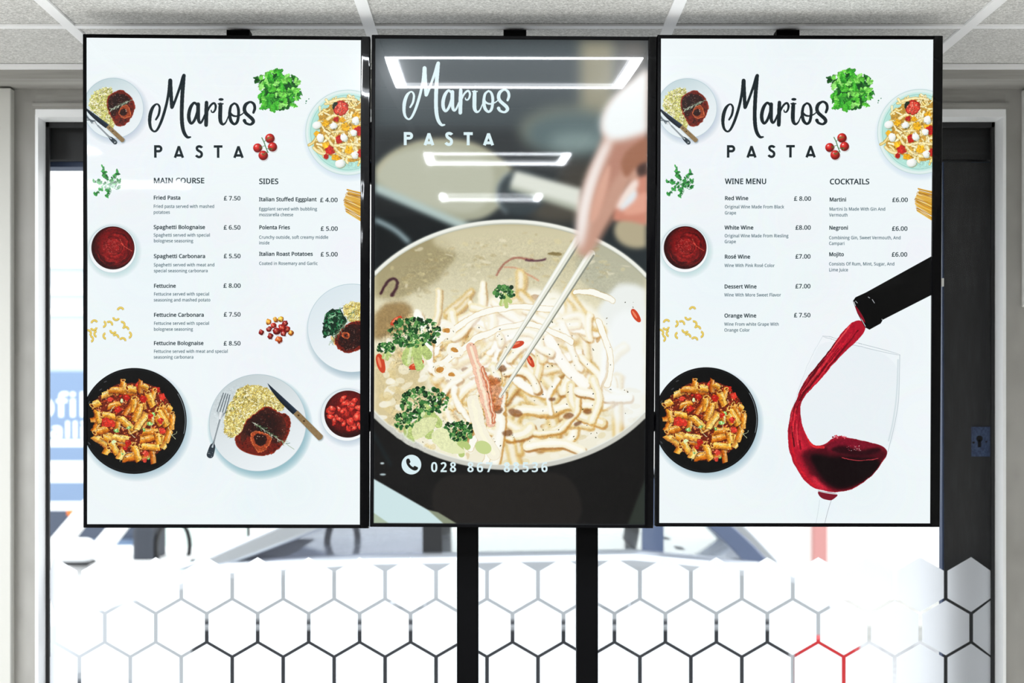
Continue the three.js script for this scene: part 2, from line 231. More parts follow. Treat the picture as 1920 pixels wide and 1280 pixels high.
function menuGround(g) {
  g.save(); g.setTransform(1, 0, 0, 1, 0, 0);
  g.fillStyle = '#f1f9fb'; g.fillRect(0, 0, CW, CH);
  for (let i = 0; i < 26; i++) { const x = rr(0, CW), y = rr(0, CH), r = rr(120, 420); g.fillStyle = radial(g, x, y, 0, r, [0, rgb(rr(225, 250), rr(238, 252), rr(244, 254), 0.35)], [1, rgb(240, 247, 250, 0)]); g.fillRect(x - r, y - r, 2 * r, 2 * r); }
  g.restore();
}
function sharedFood(g) {
  // top left: rice, meat, fork and knife on a pale plate
  plate(g, 213, 203.5, 56.5, ['#c3d6da', '#e4eef1', '#eef5f8'], false, 0.55);
  let z = zoomed(160, 130, 8.533);
  rice(g, z([[170, 360], [300, 295], [420, 300], [450, 370], [400, 440], [355, 540], [370, 700], [440, 800], [470, 880], [440, 950], [370, 900], [260, 800], [110, 660], [65, 590], [90, 470]]), 420, [[232, 230, 150], [240, 238, 190], [206, 204, 110], [250, 248, 220], [190, 192, 104]], [184, 184, 104]);
  stewMeat(g, z([[480, 370], [560, 330], [640, 360], [760, 480], [795, 560], [780, 690], [720, 800], [650, 880], [560, 920], [480, 890], [440, 800], [380, 700], [350, 560], [370, 440]]), z([[400, 420], [540, 390], [680, 420], [740, 520], [640, 600], [540, 640], [470, 780], [400, 700], [360, 560]]), z([[540, 640], [640, 560], [690, 600], [740, 700], [720, 760], [640, 785], [550, 760]]), z([[560, 660], [630, 625], [680, 670], [670, 730], [600, 750], [550, 720]]));
  sprig(g, 209, 206, 249, 187.5, 6, 18, '#93a88c', ['#7f9a80', '#b9cbb4', '#5f7d68', '#c8d6c4'], 0, 0.85);
  // chopped parsley
  z = zoomed(460, 120, 6.735);
  const heap = z([[95, 215], [180, 150], [270, 140], [330, 80], [370, 70], [460, 90], [540, 110], [570, 160], [660, 190], [700, 250], [690, 330], [700, 400], [670, 440], [625, 440], [635, 565], [560, 510], [530, 560], [490, 580], [440, 550], [365, 590], [330, 540], [275, 590], [220, 550], [205, 480], [170, 430], [200, 350], [240, 310], [160, 260]]);
  g.save(); g.shadowColor = 'rgba(120,160,170,.55)'; g.shadowBlur = 12; g.shadowOffsetX = 3; g.shadowOffsetY = 8; smooth(g, heap.map(([x, y]) => [520 + (x - 520) * 0.8, 168 + (y - 168) * 0.8])); g.fillStyle = '#0d4a1a'; g.fill(); g.restore();
  scatter(heap, 70, (x, y) => leaf(g, x, y, rr(4, 8), rr(0, 6.3), pick([[18, 100, 24], [26, 122, 32], [12, 80, 22]])));
  scatter(heap, 74, (x, y) => leaf(g, x, y, rr(4.5, 9.5), rr(0, 6.3), pick([[56, 166, 40], [80, 192, 52], [40, 146, 36], [112, 210, 78], [60, 178, 44], [136, 220, 104]])));
  for (const [x, y, r] of z([[800, 440, 5], [768, 468, 7], [762, 495, 5], [715, 400, 4]])) disc(g, x, y, r / 6, '#2c7a52', r / 4.5, 0.6);
  // tomatoes on the vine
  for (const [x, y, r] of z([[307, 938, 60], [340, 1045, 58], [152, 1058, 57], [222, 1152, 60]])) cherry(g, x, y, r / 6.735, [206, 34, 32]);
  g.strokeStyle = '#4e7c4c'; g.lineWidth = 1.7; smooth(g, z([[205, 930], [235, 985], [250, 1040], [282, 1115]]), false); g.stroke();
  g.lineWidth = 1; for (const s of [[[235, 985], [260, 945], [300, 935]], [[250, 1030], [215, 1035], [180, 1060]], [[265, 1065], [300, 1075], [335, 1065]], [[275, 1105], [245, 1125], [215, 1150]]]) { smooth(g, z(s), false); g.stroke(); }
  for (const [x, y] of z([[303, 932], [330, 1068], [182, 1058], [220, 1140]])) for (let i = 0; i < 6; i++) { const a = rr(0, 6.3); g.strokeStyle = pick(['#5c5a22', '#7c8438', '#3e5a2a']); g.lineWidth = 0.8; g.beginPath(); g.moveTo(x, y); g.lineTo(x + Math.cos(a) * 4.6, y + Math.sin(a) * 3); g.stroke(); }
  // ribbon pasta in a mint bowl, cut by the screen's edge
  z = (l) => zoomed(1640, 160, 7.53)(l).map(([x, y, ...r]) => { const u = (x - 1239.7) * 1.006; return [163.8 + u, 72.3 + (y - 72.4) * 1.002 + u * 0.0045, ...r]; });
  const [bc] = z([[640, 645]]);
  softShadow(g, bc[0], bc[1], 79.5, 2, 5, 0.3);
  disc(g, bc[0], bc[1], 80, '#e3f1ef'); ell(g, bc[0], bc[1], 79.4); g.strokeStyle = '#b7d3d1'; g.lineWidth = 0.9; g.stroke();
  disc(g, bc[0], bc[1], 74.5, radial(g, bc[0], bc[1], 30, 75, [0, '#a9dccd'], [0.8, '#b4e4d8'], [1, '#d5efea'])); ell(g, bc[0], bc[1], 70); g.strokeStyle = 'rgba(120,190,178,.6)'; g.lineWidth = 1.2; g.stroke();
  const nest = z([[380, 210], [560, 150], [760, 170], [900, 260], [1000, 640], [900, 1000], [700, 1075], [520, 1010], [330, 950], [160, 880], [165, 770], [250, 680], [240, 480], [220, 350], [390, 290]]);
  smooth(g, nest); g.fillStyle = '#c99a3c'; g.fill();
  for (let k = 0; k < 110; k++) scatter(nest, 1, (x, y) => { const a = rr(0, 6.3), l = rr(10, 26), b = a + rr(-0.9, 0.9); ribbon(g, [[x - Math.cos(a) * l / 2, y - Math.sin(a) * l / 2], [x + rr(-3, 3), y + rr(-3, 3)], [x + Math.cos(b) * l / 2, y + Math.sin(b) * l / 2]], rr(2.6, 4.6), vary(pick([[246, 222, 140], [250, 234, 170], [240, 208, 110], [252, 240, 190]]), 8)); });
  for (const s of [[[350, 460], [440, 400], [530, 360]], [[330, 690], [420, 830], [560, 960], [690, 990]], [[500, 530], [620, 480], [800, 430]], [[160, 860], [210, 920], [300, 950], [400, 930]], [[390, 215], [480, 185], [620, 170], [760, 195]], [[450, 830], [620, 800], [800, 820]], [[420, 640], [560, 630], [640, 600]]]) ribbon(g, z(s), 5, '#f6df98');
  const chunk = (u, v, r, c, n = 5) => { const [[x, y]] = z([[u, v]]), o = rr(0, 6), pts = Array.from({ length: n }, (_, i) => [x + Math.cos(o + i * 6.283 / n) * r * rr(0.8, 1.15), y + Math.sin(o + i * 6.283 / n) * r * rr(0.8, 1.15)]); g.save(); g.shadowColor = 'rgba(110,50,10,.6)'; g.shadowBlur = 4; g.shadowOffsetX = 1; g.shadowOffsetY = 2; g.beginPath(); pts.forEach((p, i) => i ? g.lineTo(...p) : g.moveTo(...p)); g.closePath(); g.fillStyle = c; g.fill(); g.restore(); };
  for (const [u, v, r] of [[205, 665, 7], [335, 520, 8], [330, 835, 8], [600, 570, 9], [740, 570, 8], [470, 1000, 8], [660, 890, 9], [750, 400, 7], [560, 470, 6], [900, 750, 9]]) chunk(u, v, r, vary([246, 182, 34], 10));
  for (const [u, v, r] of [[520, 745, 8], [385, 900, 9], [790, 620, 9], [335, 985, 5], [475, 462, 5.5], [820, 930, 8]]) chunk(u, v, r, vary([196, 36, 30], 12), 6);
  { const [[x, y]] = z([[535, 300]]); disc(g, x, y, 15, '#b3261e', 14); disc(g, x + 0.5, y + 0.5, 12, '#dc4a38', 11.4); for (let i = 0; i < 60; i++) { const a = rr(0, 6.3), q = rr(1, 10.5); disc(g, x + Math.cos(a) * q, y + Math.sin(a) * q, rr(0.4, 1), pick(['#f8b9a0', '#c02a20', '#f4d8b8', '#a81c18'])); } smooth(g, z([[410, 260], [470, 200], [520, 230], [460, 280], [430, 350]])); g.fillStyle = '#1d2a1c'; g.fill(); }
  for (const [u, v, r] of [[205, 545, 8.5], [440, 555, 7.5], [585, 715, 8], [255, 725, 8], [740, 955, 7.5], [530, 1080, 9.5], [750, 480, 8.5], [720, 650, 7]]) { const [[x, y]] = z([[u, v]]); disc(g, x + 1, y + 1.5, r, 'rgba(120,110,60,.5)', r * 0.85); disc(g, x, y, r, radial(g, x - r * 0.3, y - r * 0.3, 0, r * 1.3, [0, '#ffffff'], [0.6, '#f6f7f2'], [1, '#c9d4cc']), r * 0.85, rr(0, 3)); }
  scatter(nest, 70, (x, y) => disc(g, x, y, rr(0.5, 1.5), pick(['#2a3a1a', '#40522a', '#5a4a1a']), rr(0.3, 0.8), rr(0, 3)));
  // parsley sprig
  for (const [pts, n] of [[[[203, 345], [196, 330], [192, 312]], 9], [[[203, 345], [188, 345], [175, 338]], 8], [[[203, 345], [186, 356], [176, 364]], 8], [[[203, 345], [215, 338], [221, 322]], 8], [[[203, 345], [218, 348], [226, 338]], 8], [[[203, 347], [210, 358], [200, 368]], 8], [[[203, 347], [216, 356], [224, 352]], 6]]) {
    g.strokeStyle = '#3b8a4c'; g.lineWidth = 1; smooth(g, pts, false); g.stroke();
    for (let i = 0; i < n; i++) { const t = 0.25 + 0.75 * i / (n - 1), x = pts[0][0] + (pts[2][0] - pts[0][0]) * t + rr(-2.5, 2.5), y = pts[0][1] + (pts[2][1] - pts[0][1]) * t + rr(-2.5, 2.5); leaf(g, x, y, rr(3, 5.4), rr(0, 6.3), pick([[26, 122, 48], [44, 148, 62], [16, 98, 40], [60, 160, 74]])); }
  }
  // bowl of ketchup
  plate(g, 209.5, 466.5, 45, ['#dfe9ed', '#f2f7f9', '#fbfdfe'], false, 0.5);
  disc(g, 210.5, 464.5, 40.4, '#2c0506'); disc(g, 210.5, 465, 39.4, radial(g, 214, 462, 4, 40, [0, '#8e1414'], [0.55, '#7c0e10'], [0.85, '#560608'], [1, '#2e0405']));
  g.save(); ell(g, 210.5, 465, 39); g.clip();
  for (let i = 0; i < 46; i++) { const q = rr(8, 38), a = rr(0, 6.3); g.strokeStyle = pick(['rgba(170,40,36,.45)', 'rgba(60,4,6,.55)', 'rgba(130,20,20,.5)', 'rgba(40,2,4,.5)']); g.lineWidth = rr(1, 3.6); g.beginPath(); g.arc(213 + rr(-3, 3), 463 + rr(-3, 3), q, a, a + rr(0.5, 1.6)); g.stroke(); }
  for (let i = 0; i < 240; i++) { const a = rr(0, 6.3), q = Math.sqrt(rnd()) * 15; disc(g, 208 + Math.cos(a) * q * 1.1, 462 + Math.sin(a) * q, rr(0.3, 0.9), pick(['rgba(220,110,100,.55)', 'rgba(190,70,60,.5)', 'rgba(100,10,10,.5)'])); }
  g.strokeStyle = 'rgba(215,90,70,.8)'; g.lineWidth = 1.5; smooth(g, [[224, 448], [229, 460], [238, 466], [246, 470]], false); g.stroke(); g.restore();
  // spaghetti bundle at the edge
  for (let i = 0; i < 70; i++) { const t = rnd(), x = 643 + 12 * Math.abs(t - 0.55) + rr(0, 5), y = 354 + 44 * t, a = 0.22 + 0.35 * t + rr(-0.06, 0.06); g.strokeStyle = pick(['#c98e1e', '#e0aa38', '#f0c860', '#a87014', '#d89a28']); g.lineWidth = rr(0.9, 1.5); g.beginPath(); g.moveTo(x, y); g.lineTo(x + 60 * Math.cos(a), y + 60 * Math.sin(a)); g.stroke(); }
  // macaroni
  z = zoomed(140, 380, 3.4286);
  for (const [u, v, a] of [[290, 692, 3.3], [262, 736, 0.4], [122, 774, 3.2], [118, 800, 0.1], [176, 780, -1.2], [218, 782, 3.9], [298, 784, 4.4], [322, 816, 3.6], [243, 820, 0.5], [140, 843, 1.8], [198, 856, 1.7], [258, 866, 3.8], [340, 850, 5.0], [303, 888, 3.6], [95, 876, 4.8], [82, 838, 4.5]]) {
    const [[x, y]] = z([[u, v]]);
    for (const [o, c, w] of [[1.1, 'rgba(150,150,110,.35)', 3.6], [0, '#c9a020', 3.6], [0, '#e6c440', 2.5], [-0.3, '#f6e28a', 1]]) { g.strokeStyle = c; g.lineWidth = w; g.lineCap = 'butt'; g.beginPath(); g.arc(x, y + o, 5.2, a, a + 2.7); g.stroke(); }
  }
  g.lineCap = 'round';
  // penne on a black plate
  softShadow(g, 250, 790, 98.5, 4, 7, 0.8, 99.5);
  disc(g, 250, 790, 98.5, '#050506', 99.7); ell(g, 250, 790, 95.5, 96.5); g.strokeStyle = '#20262b'; g.lineWidth = 0.8; g.stroke();
  g.strokeStyle = 'rgba(190,205,212,.8)'; g.lineWidth = 0.9; g.beginPath(); g.ellipse(250, 790, 96, 97, 0, -0.55, 0.25); g.stroke();
  for (const [x, y, a] of [[187, 731, -0.6], [166, 755, -1.0], [166, 832, 0.9], [196, 716, -0.4]]) disc(g, x, y, 3.4, 'rgba(120,125,130,.5)', 1.2, a);
  z = zoomed(160, 680, 5.82);
  const pile = z([[60, 760], [100, 640], [60, 460], [160, 350], [270, 270], [380, 220], [560, 230], [640, 215], [780, 290], [870, 370], [930, 500], [955, 640], [950, 760], [870, 880], [820, 970], [680, 1060], [560, 1090], [400, 1080], [340, 1020], [220, 960], [130, 880]]);
  smooth(g, pile); g.fillStyle = '#6a200e'; g.fill();
  scatter(pile, 900, (x, y) => disc(g, x, y, rr(0.8, 2.6), pick(['#a83418', '#c85024', '#8a2812', '#da7034', '#eaa060', '#5a1a0c']), rr(0.6, 1.8), rr(0, 3)));
  const chunks = (list) => { for (const [u, v, r] of list) { const [[x, y]] = z([[u, v]]), o = rr(0, 6), n = 5; g.beginPath(); for (let i = 0; i < n; i++) g.lineTo(x + Math.cos(o + i * 1.257) * r / 5.82 * rr(0.4, 0.62), y + Math.sin(o + i * 1.257) * r / 5.82 * rr(0.4, 0.62)); g.closePath(); g.fillStyle = vary([204, 46, 32], 22); g.fill(); disc(g, x - 1.5, y - 2, 2.4, 'rgba(250,150,120,.5)', 1); } };
  chunks([[370, 350, 60], [580, 250, 90], [760, 300, 90], [830, 380, 80], [260, 400, 60], [430, 570, 60]]);
  const gold = [[240, 166, 40], [246, 178, 52], [236, 156, 34], [248, 186, 70], [232, 146, 30]];
  scatter(pile, 26, (x, y) => penne(g, x, y, rr(22, 32), rr(8.5, 10.5), rr(0, 3.14), pick([[222, 134, 26], [230, 146, 34], [212, 120, 22]])));
  for (const [u, v, l, a] of [[150, 850, 200, 32], [215, 350, 140, -22], [130, 590, 170, 78], [230, 830, 150, 25], [370, 830, 220, 12], [400, 240, 120, 100], [340, 305, 210, 4], [490, 290, 130, 12], [105, 455, 120, -22], [240, 580, 180, 8], [640, 265, 90, 40], [700, 400, 190, 68], [865, 545, 220, 62], [905, 500, 90, 40], [935, 640, 210, 95], [830, 600, 240, 60], [790, 620, 160, 62], [520, 460, 180, 94], [565, 540, 240, 108], [600, 645, 230, 124], [430, 660, 220, 42], [700, 760, 200, -5], [660, 838, 180, -14], [830, 840, 140, 102], [785, 830, 160, 84], [895, 800, 190, 110], [690, 925, 240, 5], [470, 1040, 170, -14], [545, 985, 220, 70], [160, 745, 180, -18], [300, 930, 180, 58], [225, 965, 100, 122], [385, 1000, 140, 118], [850, 912, 90, 132], [300, 470, 160, -18]]) { const [[x, y]] = z([[u, v]]); penne(g, x, y, l / 5.82 * 0.94, rr(10.5, 13), a * DEG, pick(gold)); }
  chunks([[440, 380, 80], [625, 405, 84], [345, 510, 90], [215, 650, 120], [280, 665, 90], [460, 880, 90], [840, 750, 80], [810, 640, 80], [650, 1000, 70], [430, 930, 60], [640, 1070, 50], [700, 590, 60]]);
  scatter(pile, 200, (x, y) => disc(g, x, y, rr(0.4, 1.2), pick(['#5a1c0a', '#7a3010', '#e8b880', '#f4d8b0', '#2c0c06']), rr(0.4, 0.9)));
  for (const [u, v, s] of [[390, 420, 5], [330, 745, 5.5], [300, 870, 5], [465, 715, 5], [700, 670, 6], [735, 565, 4.5], [630, 740, 4.5], [680, 1055, 3], [395, 1000, 3]]) { const [[x, y]] = z([[u, v]]); disc(g, x, y, s * 0.62, pick(['#8cc86a', '#6ab04e', '#d8e8b0', '#5ca84c']), s * 0.9, rr(0, 3)); disc(g, x - 0.6, y - 0.8, s * 0.25, '#d8f0b8', s * 0.4); }
  g.strokeStyle = '#dfe8b8'; g.lineWidth = 0.8; for (const s of [[[360, 700], [440, 720], [490, 770], [535, 830]], [[735, 570], [740, 640], [700, 740]], [[300, 880], [320, 910], [300, 960]], [[400, 1010], [450, 985], [520, 990]], [[260, 550], [290, 500], [310, 480]], [[900, 700], [930, 790], [975, 840]], [[920, 800], [985, 780], [990, 755]], [[380, 950], [390, 1020], [370, 1085]]]) { smooth(g, z(s), false); g.stroke(); }
}
function cutlery(g) {
  knife(g, [158, 200], [202, 237], [231, 264], 9, 7.5);
  fork(g, [[160, 212], [160, 216], [160, 220], [161, 225]], [173, 231.5], [179, 227], [184, 236], [204, 256], [216, 267], 8);
}
const SHARED_SPOTS = [[197, 203, 38, 42], [229, 204, 30, 38], [520, 169, 52, 46], [660, 248, 70, 72], [202, 340, 32, 36], [210, 465, 40], [249, 788, 90, 88]];
const INK = '#0f2128', FAINT = '#35505c';
function lines(g, list) { for (const [text, x, base, width, kind] of list) kind === 'h' ? write(g, text, x, base, width, 13.6, INK, 0.62) : kind === 'd' ? write(g, text, x, base, width, 8.2, FAINT, 0.14) : kind === 'p' ? write(g, text, x, base, width, 10.8, INK, 0.42) : write(g, text, x, base, width, 9.8, INK, 0.5); }

function mainMenu() {
  seed = 101;
  const [c, g] = screenCanvas(163.8, 72.3, 0.0021, 0.0058, CW / 512.8);
  menuGround(g); sharedFood(g); grain(c, g, SHARED_SPOTS, 2.2, 5, 1.0, 1.8, 0.34); cutlery(g);
  // plate with greens, rice and meat at the right edge
  plate(g, 659, 615.6, 83.5, ['#dbe8ee', '#e9f1f5', '#f4f9fb'], false, 0.9);
  let z = zoomed(570, 520, 7.11);
  rice(g, z([[510, 400], [600, 330], [760, 330], [900, 500], [780, 640], [600, 600], [520, 500]]), 200);
  const greens = z([[270, 500], [350, 425], [480, 425], [540, 540], [570, 600], [480, 720], [400, 800], [330, 770], [270, 825], [240, 740], [260, 620]]);
  smooth(g, z([[330, 790], [420, 800], [480, 950], [400, 900]])); g.fillStyle = '#d8b070'; g.fill();
  stewMeat(g, z([[400, 830], [480, 720], [600, 600], [760, 590], [900, 700], [860, 900], [740, 960], [620, 1010], [500, 1000], [440, 930]]), z([[440, 830], [560, 640], [760, 610], [880, 760], [760, 930], [560, 980], [470, 920]]), z([[500, 740], [560, 730], [615, 790], [570, 830], [500, 800]]), z([[525, 760], [565, 755], [590, 790], [550, 805]]));
  smooth(g, greens); g.fillStyle = '#0c2a1a'; g.fill();
  scatter(greens, 130, (x, y) => { g.strokeStyle = pick(['#155c34', '#2a7a48', '#0a3620', '#3f9460', '#0d2418', '#86b890']); g.lineWidth = rr(0.7, 2.2); const a = rr(0, 6.3), l = rr(3, 8); g.beginPath(); g.moveTo(x, y); g.quadraticCurveTo(x + rr(-4, 4), y + rr(-4, 4), x + Math.cos(a) * l, y + Math.sin(a) * l); g.stroke(); });
  sprig(g, 617, 647, 668, 578, 10, 22, '#9ab08c', ['#a8bc9c', '#6d8a62', '#3f6a44'], 0.1, 1);
  // cherry tomatoes
  z = zoomed(140, 380, 3.4286);
  const R = [150, 22, 24], O = [232, 150, 40], V = [196, 40, 30];
  for (const [u, v, r, t] of [[1242, 768, 17, O], [1288, 752, 17, [238, 160, 44]], [1322, 752, 18, [240, 190, 60]], [1275, 790, 19, V], [1348, 778, 18, R], [1247, 815, 18, R], [1196, 835, 18, R], [1360, 815, 20, V], [1330, 808, 26, V], [1293, 830, 24, R], [1338, 842, 18, R], [1255, 860, 19, R], [1386, 838, 18, O], [1310, 883, 22, [222, 96, 34]]]) { const [[x, y]] = z([[u, v]]); cherry(g, x, y, r / 3.4286, t); disc(g, x + 0.4, y, r / 9, 'rgba(250,200,150,.35)'); }
  // large plate with rice, braised meat, knife and fork
  plate(g, 482, 794, 91.6, ['#c6d1d4', '#dfe7ea', '#eff5f8'], false, 1.1);
  z = zoomed(380, 690, 6.097);
  rice(g, z([[470, 205], [620, 195], [760, 250], [930, 420], [920, 490], [830, 500], [640, 500], [560, 570], [490, 650], [470, 740], [400, 790], [310, 810], [240, 740], [238, 650], [252, 540], [270, 430], [335, 370], [375, 270]]), 900);
  stewMeat(g, z([[640, 490], [720, 450], [800, 470], [870, 530], [960, 530], [1000, 620], [985, 720], [940, 840], [880, 920], [780, 990], [690, 1015], [560, 1000], [430, 950], [370, 880], [360, 800], [450, 740], [480, 620], [560, 560]]), z([[640, 500], [730, 460], [820, 500], [900, 560], [960, 660], [940, 800], [820, 900], [760, 780], [600, 720], [500, 800], [450, 880], [410, 800], [480, 640], [560, 570]]), z([[540, 740], [620, 730], [700, 750], [790, 800], [770, 860], [700, 960], [640, 978], [590, 930], [545, 850]]), z([[570, 770], [660, 755], [730, 800], [720, 860], [650, 915], [590, 860]]));
  sprig(g, 380 + 1040 / 6.097, 690 + 940 / 6.097, 380 + 560 / 6.097, 690 + 625 / 6.097, 9, 26, '#a9bba0', ['#6f9268', '#a9c49a', '#3f6a48', '#dfe8d8'], 0.2, 1);
  grain(c, g, [[655, 620, 60, 62], [455, 778, 62, 60], [500, 805, 52, 56]], 2.4, 5, 1.5, 1.8, 0.45);
  knife(g, z([[733, 178]])[0], z([[1055, 515]])[0], z([[1345, 810]])[0], 11, 11);
  fork(g, z([[230, 292], [255, 298], [280, 305], [303, 315]]), z([[158, 500]])[0], z([[250, 522]])[0], z([[188, 600]])[0], z([[120, 850]])[0], z([[78, 1000]])[0], 13);
  // bowl of chopped tomatoes
  plate(g, 650, 779.5, 49.6, ['#e0e9ed', '#f0f6f8', '#fbfdfe'], false, 0.6);
  disc(g, 652, 778, 44.5, radial(g, 652, 772, 10, 45, [0, '#8a1410'], [0.7, '#5c0a0a'], [1, '#2e0506']));
  const dice = z([[1420, 470], [1500, 400], [1620, 340], [1740, 370], [1830, 430], [1830, 680], [1740, 740], [1600, 740], [1520, 700], [1450, 590]]);
  scatter(dice, 42, (x, y) => { const r = rr(5, 9.5); disc(g, x + 0.8, y + 1, r, 'rgba(80,6,6,.6)', r * 0.8); disc(g, x, y, r, radial(g, x - 1, y - 1.4, 0.3, r, [0, '#f8866a'], [0.5, '#e23c2e'], [1, '#b8241c']), r * rr(0.5, 0.85), rr(0, 3)); if (rnd() < 0.5) disc(g, x - 1, y - 1.6, 0.9, 'rgba(255,230,220,.8)', 0.5, rr(0, 3)); });
  grain(c, g, [[652, 778, 44], [517, 618, 36, 30]], 2.6, 4.5, 1.2, 1.6, 0.4);
  marios(g, 0, 0, '#0f1f26');
  pastaWord(g, [[288.7, 304.2], [325.6, 344.4], [366, 380], [400.4, 416.6], [437, 456.2]], 272.3, 295.6, 4.5, '#0f1f26');
  lines(g, [['MAIN COURSE', 286.8, 342.8, 96, 'h'], ['SIDES', 484.7, 344, 36.8, 'h'],
    ['Fried Pasta', 286.8, 373.9, 51], ['£ 7.50', 418.6, 375.2, 31.6, 'p'], ['Fried pasta served with mashed', 286.8, 389, 114.3, 'd'], ['potatoes', 286.8, 400, 31, 'd'],
    ['Spaghetti Bolognaise', 286.7, 429, 96.8], ['£ 6.50', 418, 429.9, 32, 'p'], ['Spaghetti served with special', 286.7, 442.8, 106, 'd'], ['bolognese seasoning', 286.7, 453.6, 74.2, 'd'],
    ['Spaghetti Carbonara', 286.7, 483.5, 97], ['£ 5.50', 418, 483.6, 32, 'p'], ['Spaghetti served with meat and', 286.7, 498.7, 114.3, 'd'], ['special seasoning carbonara', 286.7, 509.8, 101.6, 'd'],
    ['Fettucine', 286.6, 539.3, 41.8], ['£ 8.00', 417.2, 539.3, 33, 'p'], ['Fettucine served with special', 286.6, 553.6, 104.4, 'd'], ['seasoning and mashed potato', 286.6, 564.7, 106.6, 'd'],
    ['Fettucine Carbonara', 286.6, 593.9, 94.6], ['£ 7.50', 418, 593.5, 32, 'p'], ['Fettucine served with special', 286.6, 608.7, 104.4, 'd'], ['bolognese seasoning', 286.6, 619.8, 73.8, 'd'],
    ['Fettucine Bolognaise', 286.5, 647.2, 93.8], ['£ 8.50', 417.8, 648, 32.2, 'p'], ['Fettucine served with meat and special', 286.5, 661.5, 139.6, 'd'], ['seasoning carbonara', 286.5, 672.3, 75, 'd'],
    ['Italian Stuffed Eggplant', 484.6, 376.8, 108.4], ['£ 4.00', 599.3, 378.2, 33.6, 'p'], ['Eggplant served with bubbling', 484.5, 393.7, 109.4, 'd'], ['mozzarella cheese', 484.5, 404.5, 64.6, 'd'],
    ['Polenta Fries', 484.4, 429.4, 58.4], ['£ 5.00', 600.4, 432, 32.6, 'p'], ['Crunchy outside, soft creamy middle', 484.4, 446.8, 130.6, 'd'], ['inside', 484.4, 457.4, 20, 'd'],
    ['Italian Roast Potatoes', 484.4, 479.2, 101.4], ['£ 5.00', 600.2, 480.3, 32.6, 'p'], ['Coated in Rosemary and Garlic', 484.4, 496, 110.6, 'd']]);
  return c;
}
function drinksMenu() {
  seed = 101;
  const [c, g] = screenCanvas(163.8, 72.3, 0.0021, 0.0058, CW / 512.8);
  menuGround(g); sharedFood(g); grain(c, g, SHARED_SPOTS, 2.2, 5, 1.0, 1.8, 0.34); cutlery(g);
  marios(g, 0, 0, '#0d1c22');
  pastaWord(g, [[288.7, 304.2], [325.6, 344.4], [366, 380], [400.4, 416.6], [437, 456.2]], 272.3, 295.6, 4.5, '#0d1c22');
  const s = CW / 509, kx = 0.0052, ky = 0.0024;
  g.setTransform(s, -s * ky, s * kx, s, s * (-1239.7 - kx * 72.4), s * (-72.4 + ky * 1239.7));
  lines(g, [['WINE MENU', 1359.4, 342.2, 78, 'h'], ['COCKTAILS', 1555.4, 342.6, 75, 'h'],
    ['Red Wine', 1358.8, 372.8, 44.4], ['£ 8.00', 1488.6, 373.8, 32.4, 'p'], ['Original Wine Made From Black', 1358.8, 387.8, 111.4, 'd'], ['Grape', 1358.8, 399, 21.8, 'd'],
    ['White Wine', 1358.7, 427.6, 54.2], ['£8.00', 1491.5, 427.8, 29.2, 'p'], ['Original Wine Made From Riesling', 1358.6, 441.8, 120, 'd'], ['Grape', 1358.6, 452.7, 21.6, 'd'],
    ['Rosé Wine', 1358.5, 482, 48.4], ['£7.00', 1491.5, 481.8, 28.9, 'p'], ['Wine With Pink Rosé Color', 1358.5, 497.3, 94.2, 'd'],
    ['Dessert Wine', 1358, 537.8, 61], ['£7.00', 1491.3, 537.5, 28.9, 'p'], ['Wine With More Sweet Flavor', 1358, 552.4, 106.5, 'd'],
    ['Orange Wine', 1357.9, 592.3, 60.4], ['£ 7.50', 1488.6, 591.7, 31.4, 'p'], ['Wine From white Grape With', 1357.9, 607.2, 102.7, 'd'], ['Orange Color', 1357.8, 618.3, 48, 'd'],
    ['Martini', 1555.1, 375.2, 31.8], ['£6.00', 1673, 376, 29.7, 'p'], ['Martini Is Made With Gin And', 1554.9, 391.8, 105.6, 'd'], ['Vermouth', 1554.9, 402.9, 35, 'd'],
    ['Negroni', 1554.6, 427.8, 36], ['£6.00', 1672.7, 429.6, 29.6, 'p'], ['Combining Gin, Sweet Vermouth, And', 1554.6, 445.3, 135, 'd'], ['Campari', 1554.6, 456, 29.7, 'd'],
    ['Mojito', 1554.6, 477.4, 28.3], ['£6.00', 1672.4, 478, 29.6, 'p'], ['Consists Of Rum, Mint, Sugar, And', 1554.6, 494.3, 123.4, 'd'], ['Lime Juice', 1554.6, 505.4, 36.2, 'd']]);
  const z = zoomed(1220, 380, 3.4286);
  // the glass
  g.fillStyle = 'rgba(225,236,240,.35)'; smooth(g, z([[1110, 850], [1600, 968], [1600, 1280], [1580, 1450], [1530, 1590], [1200, 1640], [960, 1500], [900, 1350], [960, 1150], [1040, 990]])); g.fill();
  g.strokeStyle = 'rgba(150,165,172,.8)'; g.lineWidth = 0.7; g.save(); g.translate(...z([[1355, 907]])[0]); g.rotate(13.8 * DEG); ell(g, 0, 0, 75, 2.6); g.stroke(); g.restore();
  g.strokeStyle = 'rgba(170,185,192,.75)'; g.lineWidth = 1.1; smooth(g, z([[1603, 968], [1600, 1200], [1588, 1320], [1560, 1460], [1525, 1590]]), false); g.stroke();
  g.strokeStyle = 'rgba(210,222,227,.8)'; g.lineWidth = 3; smooth(g, z([[1592, 1000], [1588, 1200], [1560, 1400], [1530, 1520]]), false); g.stroke();
  g.strokeStyle = 'rgba(190,202,208,.6)'; g.lineWidth = 0.7; smooth(g, z([[1105, 850], [1040, 960], [985, 1090], [930, 1250], [890, 1400]]), false); g.stroke();
